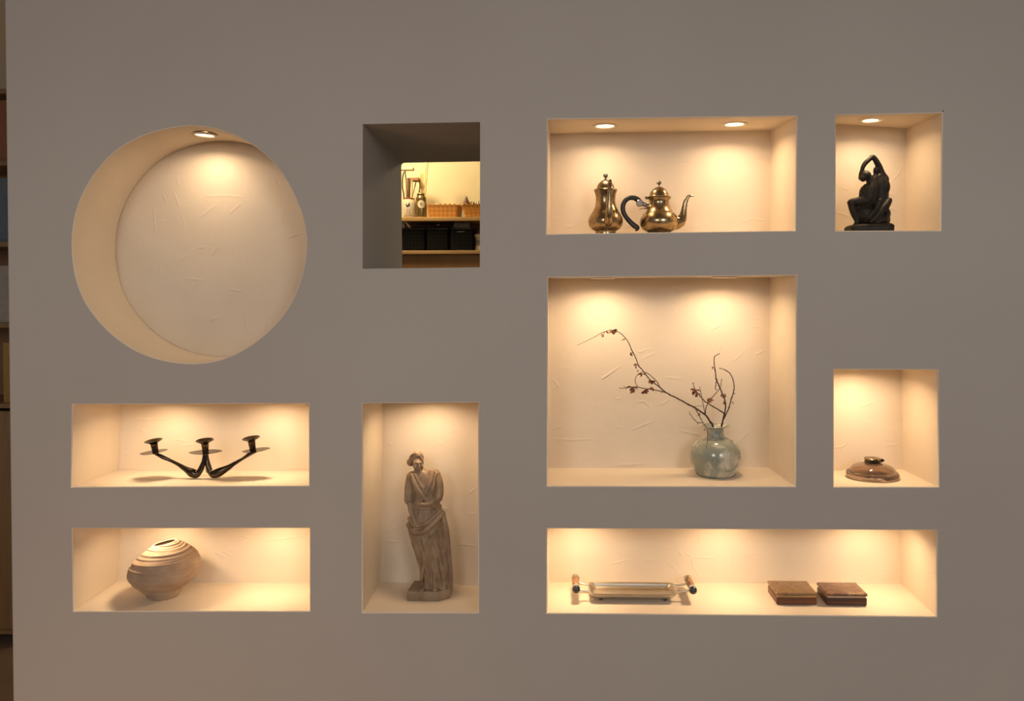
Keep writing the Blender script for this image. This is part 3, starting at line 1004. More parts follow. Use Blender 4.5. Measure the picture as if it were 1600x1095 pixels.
sec = [(zp + 2, 245, 94, 80, 1.0), (zp - 25, 243, 94, 78, 1.0), (900, 242, 95, 76, 1.0), (850, 237, 98, 78, 1.0), (800, 228, 103, 80, 1.0), (750, 218, 108, 82, 1.0), (700, 207, 111, 84, 1.0), (640, 192, 110, 84, .9),
       (580, 178, 112, 84, .75), (520, 176, 110, 82, .6), (470, 178, 99, 74, .55), (430, 181, 89, 66, .5), (400, 183, 86, 64, .4), (360, 185, 84, 66, .35), (320, 184, 86, 70, .3), (280, 180, 90, 70, .25), (245, 174, 96, 64, .2), (215, 168, 92, 56, .12), (195, 158, 68, 48, .05), (182, 148, 42, 40, 0), (170, 138, 30, 32, 0)]
sp = spline([s for s in sec], 5)
rows = []
for a in sp:
    v, cx_, rx, ry, am = a
    row = []
    for j in range(120):
        th = 2 * PI * j / 120
        f_ = 0
        drift = (v - 500) * 0.0022
        f_ += 6.5 * math.sin(9 * (th + drift) + 0.8) + 4.0 * math.sin(17 * (th - drift * .5) + v * 0.004)
        f_ += 3.0 * math.sin(v * 0.05 + 2.5 * math.sin(th * 2))
        row.append(P(cx_ + (rx + f_ * am) * math.cos(th), v, -8 + (ry + f_ * am) * math.sin(th)))
    rows.append(row)
m.rings(rows, True, True, True)
# drapery rolls: from shoulder to hip, around the hips, falling over the forearm
chain(m, [(95, 215, -45, 16), (120, 270, -70, 17), (165, 330, -78, 17), (220, 390, -70, 17), (268, 440, -40, 17)])
chain(m, [(115, 205, -50, 12), (150, 265, -72, 13), (195, 320, -78, 13), (245, 375, -60, 13), (275, 420, -35, 14)])
chain(m, [(232, 190, -38, 12), (222, 250, -74, 13), (195, 310, -80, 13), (160, 370, -76, 13), (118, 430, -50, 12)])
chain(m, [(208, 185, -40, 9), (200, 245, -74, 10), (176, 300, -82, 10), (140, 360, -76, 10), (100, 415, -40, 10)])
chain(m, [(66, 545, -30, 18), (110, 580, -75, 18), (175, 570, -92, 18), (240, 520, -80, 18), (285, 470, -35, 18)])
chain(m, [(70, 500, -30, 13), (115, 535, -74, 14), (180, 525, -90, 14), (240, 480, -74, 14), (280, 445, -35, 14)])
for k_, (u0, u1, dd) in enumerate(((230, 282, 12), (252, 306, 26), (272, 318, 40))):
    chain(m, [(u0, 560, -84 + dd, 9), (u0 + (u1 - u0) * .3, 680, -88 + dd, 11), (u0 + (u1 - u0) * .65, 800, -86 + dd, 11), (u1, 930, -82 + dd, 12)])
for k_ in range(6):                                           # folds sweeping from the hip down across the shins
    chain(m, [(268 - 12 * k_, 545 + 30 * k_, -74, 6), (222 - 10 * k_, 630 + 38 * k_, -84, 9), (180 - 4 * k_, 690 + 40 * k_, -80, 9), (140 + 4 * k_, 720 + 38 * k_, -58, 5)])
for u0, u1 in ((118, 138), (138, 152), (232, 212), (246, 226)):         # pleats of the bodice down to the belt
    chain(m, [(u0, 215, -44, 7), ((u0 * 2 + u1) / 3, 280, -78, 8), (u1, 350, -76, 7), (u1 + 6, 418, -72, 6)])
chain(m, [(290, 470, -20, 20), (312, 600, -10, 22), (322, 740, -5, 23), (330, 880, 0, 24), (332, zp - 10, 0, 22)])
# belt
rows = []
for dv, g_ in ((-9, 1.0), (-5, 1.045), (5, 1.045), (9, 1.0)):
    rows.append([P(181.5 + 91 * g_ * math.cos(2 * PI * j / 60), 425 + dv, -8 + 68 * g_ * math.sin(2 * PI * j / 60)) for j in range(60)])
m.rings(rows, True, True, True)
# bust, shoulders, sleeved arms: one hanging, one folded across the waist
m.ball(P(140, 300, -54), (36 * K, 26 * K, 34 * K)); m.ball(P(210, 290, -52), (36 * K, 26 * K, 34 * K))
m.ball(P(92, 235, -5), (38 * K, 40 * K, 42 * K)); m.ball(P(232, 214, -5), (44 * K, 42 * K, 34 * K))
chain(m, [(86, 235, -5, 38), (74, 290, -8, 36), (70, 345, -15, 34), (72, 380, -22, 36)])
chain(m, [(74, 370, -22, 22), (84, 430, -45, 20), (104, 480, -70, 17), (118, 510, -84, 13)])
chain(m, [(244, 222, -5, 34), (260, 268, -12, 34), (268, 320, -22, 32), (262, 362, -35, 33)])
chain(m, [(260, 355, -38, 21), (225, 385, -72, 19), (190, 395, -86, 17), (165, 392, -90, 13)])
for (hu, hv, dx, dy) in ((120, 516, 8, 16), (160, 392, -16, 3)):
    m.ball(P(hu, hv, -90), (13 * K, 8 * K, 13 * K))
    for q_ in range(4):
        ox_ = (q_ - 1.5) * 5
        chain(m, [(hu + (ox_ if dy > 8 else 0), hv + (0 if dy > 8 else ox_), -92, 4), (hu + (ox_ if dy > 8 else 0) + dx, hv + (0 if dy > 8 else ox_) + dy, -92, 3.4)], seg=8)
    chain(m, [(hu + 4, hv - 8, -92, 4.2), (hu + 4 + dx * .6 + 3, hv - 8 + dy * .4, -96, 3.4)], seg=8)
# feet under the hem
m.ball(P(165, zp - 8, -92), (20 * K, 34 * K, 11 * K)); m.ball(P(250, zp - 8, -88), (20 * K, 32 * K, 11 * K))
# neck and head turned a little to the right
chain(m, [(150, 215, 0, 36), (140, 196, 4, 25), (130, 172, 4, 25)])
m.ball(P(128, 142, -16), (36 * K, 40 * K, 50 * K))
m.ball(P(133, 168, -28), (26 * K, 27 * K, 28 * K))
m.ball(P(138, 189, -44), (10 * K, 9 * K, 8 * K))          # chin
chain(m, [(141, 128, -51, 4), (145, 146, -57, 5), (146, 156, -60, 6.5)], seg=10)      # nose
chain(m, [(108, 131, -42, 5), (124, 127, -51, 5), (141, 128, -53, 5), (158, 129, -43, 4)], seg=10)   # brow
chain(m, [(133, 175, -54, 3.5), (142, 177, -58, 4.5), (151, 174, -53, 3.5)], seg=8)   # mouth
m.ball(P(118, 158, -44), (13 * K, 13 * K, 15 * K)); m.ball(P(157, 154, -38), (9 * K, 12 * K, 15 * K))
robe = m.build('robed_body', STONE, sta, bake=(0.0011, 2))
m = MB()
m.ball(P(118, 109, 12), (45 * K, 46 * K, 46 * K))
for k_ in range(6):                                          # waves swept back from a centre parting
    chain(m, [(138 - 3 * k_, 82 + 3.4 * k_, -40 + k_, 5), (116 - 6 * k_, 82 + 8 * k_, -34 + 3 * k_, 7), (88 - 3 * k_, 98 + 12 * k_, -12 + 4 * k_, 8), (72, 118 + 6 * k_, 14, 8)], seg=10)
    chain(m, [(140 + 2 * k_, 82 + 3 * k_, -39 + k_, 5), (150 + 2 * k_, 87 + 8 * k_, -26, 6), (158, 100 + 8 * k_, -4, 7)], seg=10)
chain(m, [(161, 100, -6, 5), (148, 78, -30, 5), (120, 70, -36, 5), (92, 80, -26, 5), (74, 100, -4, 5), (68, 120, 20, 5)], seg=10)   # fillet
m.ball(P(74, 140, 24), (28 * K, 30 * K, 28 * K))             # bun
m.build('hair', STONE, robe, bake=(0.0010, 1))

# ------------------------------------------------------------------ candle holder
YC = 0.090
c0 = at(321, 748.5, YC); c0.z = FLOOR_AT['candle'][0](c0.x, YC)
can = thing('candle_holder', c0, 'dark bronze three-armed candle holder with leaf-shaped drip plates', 'candle holder')
dz = c0.z - at(321, 749.2, YC).z
KC = (2 + YC) / F
W = lambda u, v, d=0.0: at(u, v, YC) + Vector((0, d, dz)) - c0
for side, arm in (('l', [(243.5, 711.2, 2.0, 0), (249, 713.2, 2.8, 0), (256, 716.6, 3.2, 0), (267.5, 721.6, 2.5, 0), (280, 727.8, 3.0, -.001), (291, 734.5, 4.6, -.002), (300, 739.5, 7.0, -.003), (307, 741.8, 6.6, -.004), (312, 739, 4.8, -.004), (316, 731, 4.3, -.003), (318.8, 722, 3.6, -.001), (320, 711, 3.2, 0)]),
                  ('r', [(401, 706.2, 2.2, 0), (395, 708.5, 3.0, 0), (387, 713, 3.0, 0), (379, 718.3, 2.4, 0), (367, 725.5, 3.0, -.001), (356, 732.5, 4.6, -.002), (344, 738.7, 7.0, -.003), (335.5, 741.8, 6.6, -.004), (330.5, 739, 4.8, -.004), (326.5, 731, 4.3, -.003), (323.8, 722, 3.6, -.001), (322.5, 711, 3.2, 0)]),
                  ('b', [(321.2, 711, 2.6, .004), (321, 722, 3.2, .012), (320, 733, 4.2, .024), (318.5, 740.5, 5.2, .032), (317, 742, 5.0, .037)])):
    sp = spline(arm, 7)
    pts = [W(a[0], a[1], a[3]) for a in sp]; rr = [a[2] * KC for a in sp]
    m = MB().tube(pts, rr, 18, flat=0.9, rounded=True)
    m.build('arm' if side != 'b' else 'rear_leg', BRONZE, can, angle=60)


def drip_plate(u0, v0, u1, v1, half_depth):
    a, b_ = W(u0, v0), W(u1, v1)
    rows = []
    for z_, ins in ((-0.0011, 0.80), (-0.0005, 1.0), (0.0, 0.985)):
        row = []
        for j in range(48):
            th = 2 * PI * j / 48
            s_ = math.cos(th)
            t_ = math.sin(th)
            prof = abs(t_) ** 1.5 * (1 if t_ > 0 else -1)
            q_ = a.lerp(b_, 0.5 + 0.5 * s_ * ins) + Vector((0, prof * half_depth * ins, z_ + 0.0008 * s_ * s_ + prof * half_depth * 0.10))
            row.append(q_)
        rows.append(row)
    return MB().rings(rows, True, True, True).build('drip_plate', BRONZE, can, angle=35)


def cup(u0, v0, u1, v1, r0, r1, tilt):
    t_, b_ = W(u0, v0), W(u1, v1)
    h = (t_ - b_).length
    ax = (t_ - b_).normalized()
    rot = Vector((0, 0, 1)).rotation_difference(ax).to_matrix()
    k_ = KC
    pr = [(r1 * k_ * .9, 0), (r1 * k_, h * .06), (r1 * k_ * 1.08, h * .3), (r0 * k_ * .96, h * .62), (r0 * k_, h * .78), (r0 * k_ * 1.15, h * .84), (11.2 * k_, h * .965), (13.6 * k_, h * 1.03), (13.7 * k_, h * 1.06), (13.2 * k_, h * 1.07),
          (9.5 * k_, h * .985), (5.2 * k_, h * .93), (4.6 * k_, h * .80), (4.2 * k_, h * .45), (0.3 * k_, h * .42)]
    lean = Matrix.Rotation(0.10, 3, 'X') @ Matrix.Rotation(tilt, 3, 'Y')
    return MB().lathe(pr, 40, tuple(b_), M=rot @ lean).build('candle_cup', BRONZE, can, angle=50)

drip_plate(218.2, 710.6, 262.6, 704.6, 0.022)
drip_plate(294.7, 708.6, 347.7, 706.6, 0.022)
drip_plate(378.2, 707.2, 422.4, 702.2, 0.022)
cup(241.9, 690.2, 243.6, 710.6, 5.6, 4.4, -0.05)
cup(320.8, 690.0, 321.6, 711.5, 5.7, 4.4, 0.0)
cup(393.8, 686.4, 395.4, 706.8, 5.8, 4.6, -0.03)

# ------------------------------------------------------------------ ridged clay vase
YB = 0.100
K = (2 + YB) / F / 9.13
bx = 190 + 610 / 9.13
bo = at(bx, 941, YB); bo.z = FLOOR_AT['bowl'][0](bo.x, YB)
zb = 1020 - (at(bx, 830 + 1020 / 9.13, 0.058).z - bo.z) / K * 0.0
ztp = at(bx, 830 + 150 / 9.13, YB).z
zb = 150 + (ztp - bo.z) / K
bowl = thing('clay_vase', bo, 'lopsided clay vase with thick horizontal throwing ridges', 'vase')
f_ = (zb - 150) / (1000 - 150)        # stretch rows so that the foot meets the shelf
R_ = lambda v: 150 + (v - 150) * f_
LV, LX = (195, 300, 390, 430, 540, 630, 720, 790, 850, 950, 1010), (455, 330, 238, 192, 130, 110, 148, 200, 262, 362, 380)
RV, RX = (122, 180, 230, 330, 430, 520, 610, 720, 800, 840, 880, 950, 1010), (795, 880, 958, 1060, 1110, 1125, 1110, 1040, 950, 875, 850, 835, 800)
sec = []
for v in (1000, 975, 945, 910, 880, 850, 815, 775, 730, 680, 630, 580, 530, 480, 430, 380, 330, 280, 235, 195, 168, 160):
    tl = float(np.interp(v, (160, 300, 560, 900), (0.20, 0.17, 0.085, 0.0)))
    r_ = 300.0
    for _ in range(30):
        xl, xr = np.interp(v + tl * r_, LV, LX), np.interp(v - tl * r_, RV, RX)
        r_ = 0.5 * r_ + 0.25 * (xr - xl)
    sec.append((v, float(xl + xr) / 2, float(r_), tl))
v, c_, r_, tl = sec[-1]
sec += [(v - 3, c_, r_ - 12, tl), (v, c_, r_ - 26, tl), (v + 14, c_, r_ - 22, tl), (v + 45, c_, r_ + 15, tl), (v + 110, c_, r_ + 80, tl), (400, 618, 360, .12), (600, 614, 440, .06), (850, 600, 230, 0), (900, 600, 20, 0)]
sp = spline(sec, 9)
outer_n = 21 * 9
rows = []
RB = np.random.RandomState(3)
steps = RB.normal(0, 1, 400)
for i, a in enumerate(sp):
    v, cx_, r_, tl = a
    row = []
    for j in range(160):
        th = 2 * PI * j / 160
        d_ = 0
        if i < outer_n:
            w_ = v + 26 * math.cos(th + 2.5) + 12 * math.sin(2 * th)
            ga = 0.55 + 0.45 * math.cos(th - 3.6)
            k_ = w_ / 13.0; i0 = int(k_) % 400; fr = k_ - int(k_)
            fr = fr * fr * (3 - 2 * fr)
            up = 1.0 if v < 520 else 0.55
            d_ = (steps[i0] * (1 - fr) + steps[(i0 + 1) % 400] * fr) * (2.6 + 3.0 * ga * up) + 1.6 * math.sin(w_ * 0.16 + th) + 1.3 * math.sin(w_ * 0.43 + 1.7 * th)
            if v > 900: d_ *= 0.5
        rr = r_ + d_
        z_ = R_(v) - rr * math.cos(th) * tl
        row.append(Vector(((cx_ - 610 + rr * math.cos(th)) * K, rr * math.sin(th) * K * 0.94, max(0.0, (zb - z_) * K))))
    rows.append(row)
MB().rings(rows, True, True, True).build('vase_body', CLAY, bowl, angle=75)

# ------------------------------------------------------------------ metal tray
fz = FLOOR_AT['tray'][0]
tx0, tx1, ty0, ty1 = 0.0805, 0.3035, 0.058, 0.143
tcx, tcy = (tx0 + tx1) / 2, (ty0 + ty1) / 2
to = Vector((tcx, tcy, fz(tcx, tcy)))
tray = thing('serving_tray', to, 'rectangular silver metal tray with brown stone handles', 'tray')
hx, hy, zr = (tx1 - tx0) / 2, (ty1 - ty0) / 2, 0.0225


def rr_loop(hx, hy, r, z, n=6):
    out = []
    for sx_, sy_, a0 in ((1, 1, 0), (-1, 1, PI / 2), (-1, -1, PI), (1, -1, 3 * PI / 2)):
        for k_ in range(n + 1):
            a = a0 + PI / 2 * k_ / n
            out.append(Vector((sx_ * (hx - r) + r * math.cos(a), sy_ * (hy - r) + r * math.sin(a), z)))
    return out
lv = [(.80, .70, .010, .0085), (.84, .76, .011, .0075), (.90, .86, .012, .010), (.965, .95, .013, .017), (.985, .975, .013, .0205), (1.0, 1.0, .014, .0212), (1.0, 1.0, .014, .0226), (.985, .975, .013, .0228), (.955, .93, .012, .0215), (.935, .90, .012, .018), (.885, .82, .011, .0112), (.86, .77, .010, .0098), (.80, .70, .008, .0094), (.3, .3, .003, .0094)]
MB().rings([rr_loop(hx * a, hy * b_, r, z) for a, b_, r, z in lv], True, True, True).build('tray_body', SILVER, tray, angle=45)
for sx_ in (-1, 1):
    for sy_ in (-1, 1):
        m = MB().ball((sx_ * hx * .72, sy_ * hy * .58, 0.0042), (.0052, .0052, .0042), 16)
        m.tube([(sx_ * hx * .72, sy_ * hy * .58, 0.004), (sx_ * hx * .72, sy_ * hy * .58, 0.0088)], .0026, 12)
        m.build('foot', DARKMETAL, tray)
for sx_, xh in ((-1, 0.050 - tcx), (1, 0.340 - tcx)):
    zc = 0.031
    y0, y1 = 0.059 - tcy, 0.152 - tcy
    for yy in (y0 + .016, y1 - .030):
        m = MB().tube([(sx_ * (hx - .004), yy, .0222), (sx_ * (hx + .010), yy, .0235), (xh - sx_ * .004, yy, zc - .004)], .0028, 12, rounded=True)
        m.build('bracket', SILVER, tray)
    h_ = MB().tube([(xh, y0 + .020, zc), (xh, (y0 + y1) / 2, zc), (xh, y1 - .016, zc)], [.0082, .0092, .0082], 24).build('handle', AGATE, tray)
    MB().tube([(xh, y0 + .013, zc), (xh, y0 + .014, zc), (xh, y0 + .020, zc), (xh, y0 + .0212, zc)], [.0076, .0092, .0092, .008], 24).build('silver_ring', SILVER, h_)
    MB().ball((xh, y0 + .006, zc), (.0100, .0092, .0100), 24).build('dark_end_knob', DARKMETAL, h_)
    MB().tube([(xh, y1 - .016, zc), (xh, y1 - .014, zc), (xh, y1 - .006, zc), (xh, y1, zc)], [.0082, .0098, .0108, .007], 24, rounded=True).build('pale_end_knob', SILVER, h_)


# ------------------------------------------------------------------ two wooden boxes
def wooden_box(x0, x1, y0, y1, h, base_mat, lid_mat, band_mat, label):
    cx_, cy_ = (x0 + x1) / 2, (y0 + y1) / 2
    o = thing('wooden_box', (cx_, cy_, fz(cx_, cy_)), label, 'box', 'wooden boxes beside the tray')
    hx, hy = (x1 - x0) / 2, (y1 - y0) / 2
    MB().box((-hx + .001, -hy + .001, 0), (hx - .001, hy - .001, h * .60), .0016).build('box_base', base_mat, o)
    MB().box((-hx + .0032, -hy + .0032, h * .58), (hx - .0032, hy - .0032, h * .76), .0004).build('band', band_mat, o)
    l_ = MB().box((-hx, -hy, h * .76), (hx, hy, h), .0018).build('lid', lid_mat, o)
    return o

wooden_box(0.5425, 0.6425, 0.055, 0.143, 0.0285, WALNUT1, BURL1, GOLD, 'wooden box with olive-brown burl lid, nearer the tray')
wooden_box(0.6645, 0.7640, 0.053, 0.133, 0.0290, WALNUT2, BURL2, CREAMBAND, 'wooden box with dark reddish-brown lid, farther from the tray')

# ------------------------------------------------------------------ storage shelves beyond the opening
PINE = wood('pine_board', (0.42, 0.25, 0.10, 1), (0.52, 0.33, 0.15, 1), (3, 30, 30))
PANEL = wood('panel_wood', (0.22, 0.115, 0.04, 1), (0.27, 0.145, 0.055, 1), (12, 4, 2))
shelf_o = at(690, 345, SY)
zs1 = at(690, 339.2, SY).z; zs1b = at(690, 345.2, SY).z
zs2 = at(690, 391.2, SY).z; zs2b = at(690, 397.0, SY).z
xs0, xs1 = -1.55, 0.05
SD = 0.28
unit = thing('storage_shelf', ((xs0 + xs1) / 2, SY, zs2b - 0.12), 'pine storage shelf seen through the dark wall opening', 'shelf')
L = lambda x, y, z: Vector((x, y, z)) - unit.location
for a, b_ in ((zs1b, zs1), (zs2b, zs2)):
    MB().box(L(xs0, SY, a), L(xs1, SY + SD, b_), .002).build('shelf_board', PINE, unit)
MB().box(L(xs0, SY + .262, zs2 + .001), L(xs1, SY + .279, zs1b - .001)).build('back_panel', PANEL, unit)
MB().box(L(xs0, SY + .02, zs2b - .60), L(xs1, SY + .04, zs2b - .0005)).build('front_panel', PANEL, unit)
for xx in (xs0 - .02, xs1):
    MB().box(L(xx, SY, zs2b - .60), L(xx + .02, SY + SD, zs1)).build('side_panel', PINE, unit)
KS = (SY + .05 + 2) / F
def sp_at(px, py, y):            # a point at shelf depth y behind the shelf edge
    return at(px, py, SY + y)


def jar(name, px0, px1, py_top, label, bmat, cat, prof, dep=.06):
    c_ = sp_at((px0 + px1) / 2, 339, dep); c_.z = zs1 + .0006
    r_ = (sp_at(px1, 339, dep).x - sp_at(px0, 339, dep).x) / 2
    h = sp_at(px0, py_top, dep).z - zs1
    o = thing(name, c_, label, cat)
    pr = [(a * r_, z * h) for a, z in prof]
    MB().lathe(pr, 40).build('jar_body', bmat, o, angle=60)
    return o, r_, h

PORC = mottled('cream_ceramic', (0.62, 0.54, 0.44, 1), (0.70, 0.61, 0.50, 1), 30, 0.25)
REDRIM = Mat('red_rim', (0.36, 0.06, 0.035, 1), 0.4).m
NAVY = Mat('navy_motif', (0.012, 0.014, 0.03, 1), 0.5).m
GREYMARK = Mat('grey_motif', (0.30, 0.22, 0.17, 1), 0.6).m
GOLDJAR = Mat('gold_glass', (0.42, 0.30, 0.12, 1), 0.18, 0.85).m
LABELP = Mat('paper_label', (0.74, 0.62, 0.46, 1), 0.7).m
REED = mottled('pale_reed', (0.72, 0.52, 0.22, 1), (0.80, 0.62, 0.30, 1), 60, 0.6)
STICK = mottled('brown_stick', (0.22, 0.10, 0.04, 1), (0.34, 0.17, 0.07, 1), 80, 0.6)
DSTICK = mottled('dark_stick', (0.05, 0.025, 0.015, 1), (0.10, 0.05, 0.025, 1), 80, 0.6)
PALEWOOD = mottled('pale_wood', (0.62, 0.46, 0.28, 1), (0.70, 0.54, 0.34, 1), 40, 0.6)
jo, jr, jh = jar('ceramic_jar', 628.5, 650, 310.5, 'cream ceramic jar with red rim and navy motif, holding wooden tools', PORC, 'jar',
                 [(.80, 0), (.88, .02), (.92, .08), (1.0, .35), (1.0, .72), (.93, .86), (.80, .95), (.80, 1.0), (.72, 1.0), (.72, .9), (.9, .7), (.9, .1), (.02, .06)])
MB().lathe([(jr * .78, jh * .965), (jr * .85, jh * .975), (jr * .85, jh * 1.01), (jr * .78, jh * 1.015)], 40, cap0=False, cap1=False).build('red_rim', REDRIM, jo)


def curved_mark(parent, name, mat, r_, shapes):
    """Flat shapes (a0, z0 in angle/height) wrapped on a jar front."""
    m = MB()
    for poly in shapes:
        bm = bmesh.new()
        bm.faces.new([bm.verts.new((a, z * 12, 0)) for a, z in poly])
        bmesh.ops.triangulate(bm, faces=bm.faces[:])
        for _ in range(3):
            bmesh.ops.subdivide_edges(bm, edges=[e_ for e_ in bm.edges if e_.calc_length() > 0.12], cuts=1, use_grid_fill=True)
            bmesh.ops.triangulate(bm, faces=bm.faces[:])
        bm.verts.index_update()
        rr = r_ + .0007
        m.add([Vector((rr * math.sin(v.co.x), -rr * math.cos(v.co.x), v.co.y / 12)) for v in bm.verts], [[v.index for v in f.verts] for f in bm.faces])
        bm.free()
    return m.build(name, mat, parent, angle=20)

def disc_poly(a0, z0, ra, rz, n=20):
    return [(a0 + ra * math.cos(2 * PI * i / n), z0 + rz * math.sin(2 * PI * i / n)) for i in range(n)]
curved_mark(jo, 'navy_motif', NAVY, jr, [[(-.05, jh * .62), (-.22, jh * .72), (-.30, jh * .66), (-.20, jh * .54), (-.05, jh * .52), (.10, jh * .56), (.28, jh * .58), (.30, jh * .68), (.16, jh * .76), (.06, jh * .66)]])
curved_mark(jo, 'grey_motif', GREYMARK, jr * .99, [[(-.25, jh * .18), (-.05, jh * .45), (.02, jh * .45), (-.15, jh * .18)], [(.10, jh * .20), (.28, jh * .46), (.36, jh * .44), (.20, jh * .18)], [(-.6, jh * .10), (.6, jh * .10), (.6, jh * .135), (-.6, jh * .135)]])
go, gr, gh = jar('mason_jar', 649.8, 666.6, 302.2, 'gold-toned glass jar with round paper label, holding pale reeds', GOLDJAR, 'jar',
                 [(.86, 0), (.97, .02), (1.0, .06), (1.0, .74), (.95, .82), (.78, .88), (.74, .91), (.78, .92), (.78, .99), (.72, 1.0), (.66, .99), (.66, .9), (.9, .78), (.92, .1), (.02, .07)], .055)
curved_mark(go, 'paper_label', LABELP, gr, [disc_poly(.2, gh * .54, .72, gh * .165)])
curved_mark(go, 'label_drawing', GREYMARK, gr * 1.004, [disc_poly(.12, gh * .55, .22, gh * .055), [(.30, gh * .50), (.46, gh * .50), (.46, gh * .515), (.30, gh * .515)], [(-.05, gh * .46), (.42, gh * .46), (.42, gh * .475), (-.05, gh * .475)]])


def rod(name, label, cat, pts, r_, mat, group=None, flat=None):
    P_ = [sp_at(*q) for q in pts]
    o = thing(name, P_[0], label, cat, group)
    sp = spline([tuple(q) for q in P_], 4) if len(P_) > 2 else [tuple(q) for q in P_]
    MB().tube([Vector(q) - P_[0] for q in sp], r_, 10, flat=flat).build('shaft', mat, o)
    return o, P_[0]
c3 = lambda u, v, y: (622 + u / 11.53, 250 + v / 11.53, y)
for i, (u0, u1, v1, mt, lb) in enumerate(((160, 150, 325, STICK, 'brown wooden stick at the left of the ceramic jar'), (195, 190, 325, DSTICK, 'dark brown stick in the middle of the ceramic jar'),
                                          (215, 225, 320, STICK, 'brown stick beside the dark one in the ceramic jar'), (235, 255, 330, PALEWOOD, 'pale stick leaning right in the ceramic jar'))):
    rod('wooden_stick', lb, 'stick', [c3(u0, 1000, .063 - .008 * (i % 2)), c3(u0, 700, .063 - .008 * (i % 2)), c3(u1, v1, .057 + .006 * i)], .0055, mt, 'sticks in the ceramic jar')
rod('wooden_stick', 'thin dark bent stick at the left edge of the opening', 'stick', [c3(120, 980, .066), c3(105, 640, .062), c3(78, 480, .06), c3(85, 300, .06), c3(110, 210, .06)], .004, DSTICK, 'sticks in the ceramic jar')


def mallet(label, base, top, head_lo, head_hi, mat, hmat):
    o, p0 = rod('flat_headed_tool', label, 'tool', [base, top], .003, mat)
    a, b_ = sp_at(*head_lo), sp_at(*head_hi)
    MB().box((min(a.x, b_.x) - p0.x, a.y - .03 - p0.y, min(a.z, b_.z) - p0.z), (max(a.x, b_.x) - p0.x, a.y + .02 - p0.y, max(a.z, b_.z) - p0.z), .003).build('flat_head', hmat, o)
mallet('tall tool with a flat pale head in the ceramic jar', c3(188, 1000, .076), c3(128, 185, .078), c3(50, 192, .078), c3(285, 140, .078), DSTICK, PALEWOOD)
mallet('shorter tool with a flat reddish head leaning over the gold jar', c3(178, 960, .0455), c3(330, 370, .0455), c3(262, 390, .044), c3(392, 325, .044), STICK, STICK)
rod('wooden_stick', 'dark curved stick between the two jars', 'stick', [c3(372, 980, .048), c3(385, 590, .05), c3(400, 450, .055), c3(375, 370, .06)], .005, DSTICK)
for i, (u0, u1, v1, lb) in enumerate(((420, 398, 255, 'pale reed leaning left in the gold jar'), (432, 432, 240, 'pale upright reed in the gold jar'),
                                      (448, 468, 235, 'pale reed beside the upright one in the gold jar'), (455, 535, 40, 'tallest pale reed in the gold jar'), (440, 500, 60, 'second tallest reed in the gold jar'))):
    rod('reed', lb, 'reed', [c3(u0, 980, .055 + .006 * (i % 3 - 1)), c3((u0 + u1) / 2, (980 + v1) / 2, .055 + .006 * (i % 3 - 1)), c3(u1, v1, .058 + .01 * (i % 3))], .0042, REED, 'reeds in the gold jar')

# birch-bark baskets: woven strips, zigzag rim
bk = Mat('birch_bark', (0.55, 0.26, 0.06, 1), 0.5)
ck = bk.node('ShaderNodeTexChecker')
ck.inputs['Scale'].default_value = 58
ck.inputs['Color1'].default_value = (0.62, 0.29, 0.06, 1)
ck.inputs['Color2'].default_value = (0.50, 0.21, 0.042, 1)
bk.link(bk.coords((1, 1, 1), (0.0, PI / 4, 0.0)), ck.inputs['Vector'])
bk.link(ck.outputs['Color'], bk.b.inputs['Base Color'])
bk.bump(ck.outputs['Fac'], 0.4, 0.003)
BIRCH = bk.m


def basket(pxl, pxr, pbl, pbr, py_top, label, dep0=.03, dep1=.22):
    a, b_ = sp_at(pxl, 339, dep0), sp_at(pxr, 339, dep0)
    ba, bb = sp_at(pbl, 339, dep0), sp_at(pbr, 339, dep0)
    h = sp_at(pxl, py_top, dep0).z - zs1
    cx_ = (a.x + b_.x) / 2; cy_ = SY + (dep0 + dep1) / 2
    o = thing('woven_basket', (cx_, cy_, zs1 + .0006), label, 'basket', 'birch-bark baskets on the upper shelf')
    hx, hy = (b_.x - a.x) / 2, (dep1 - dep0) / 2
    kx = (bb.x - ba.x) / (b_.x - a.x)
    rows = []
    n = 6
    for t_, off in ((0, 0), (.12, 0), (.5, 0), (.9, 0), (.97, .001), (1.0, 0), (1.0, -.004), (.9, -.005), (.80, -.006)):
        row = []
        k_ = kx + (1 - kx) * min(1, t_)
        lp = rr_loop(hx * k_ + off, hy * k_ + off, .012, t_ * h, 3)
        # subdivide each loop edge so that the rim can zigzag
        for i, q_ in enumerate(lp):
            nx_ = lp[(i + 1) % len(lp)]
            mct = 12 if (nx_ - q_).length > .03 else 1
            for s_ in range(mct):
                w_ = q_.lerp(nx_, s_ / mct)
                if t_ >= .97:
                    w_ = w_ + Vector((0, 0, h * .05 * (1 if s_ % 2 else -1)))
                row.append(w_)
        rows.append(row)
    MB().rings(rows, True, True, True).build('basket_body', BIRCH, o, angle=30)
    return o, cx_, cy_, zs1 + h * .80 + .0006

b1, b1x, b1y, b1h = basket(666.9, 717.3, 669.5, 715.5, 319.3, 'orange birch-bark basket holding small pale things, beside the gold jar')
b2, b2x, b2y, b2h = basket(720.3, 772, 726.6, 766, 318.5, 'orange birch-bark basket cut off by the opening edge, with a dark cone inside')
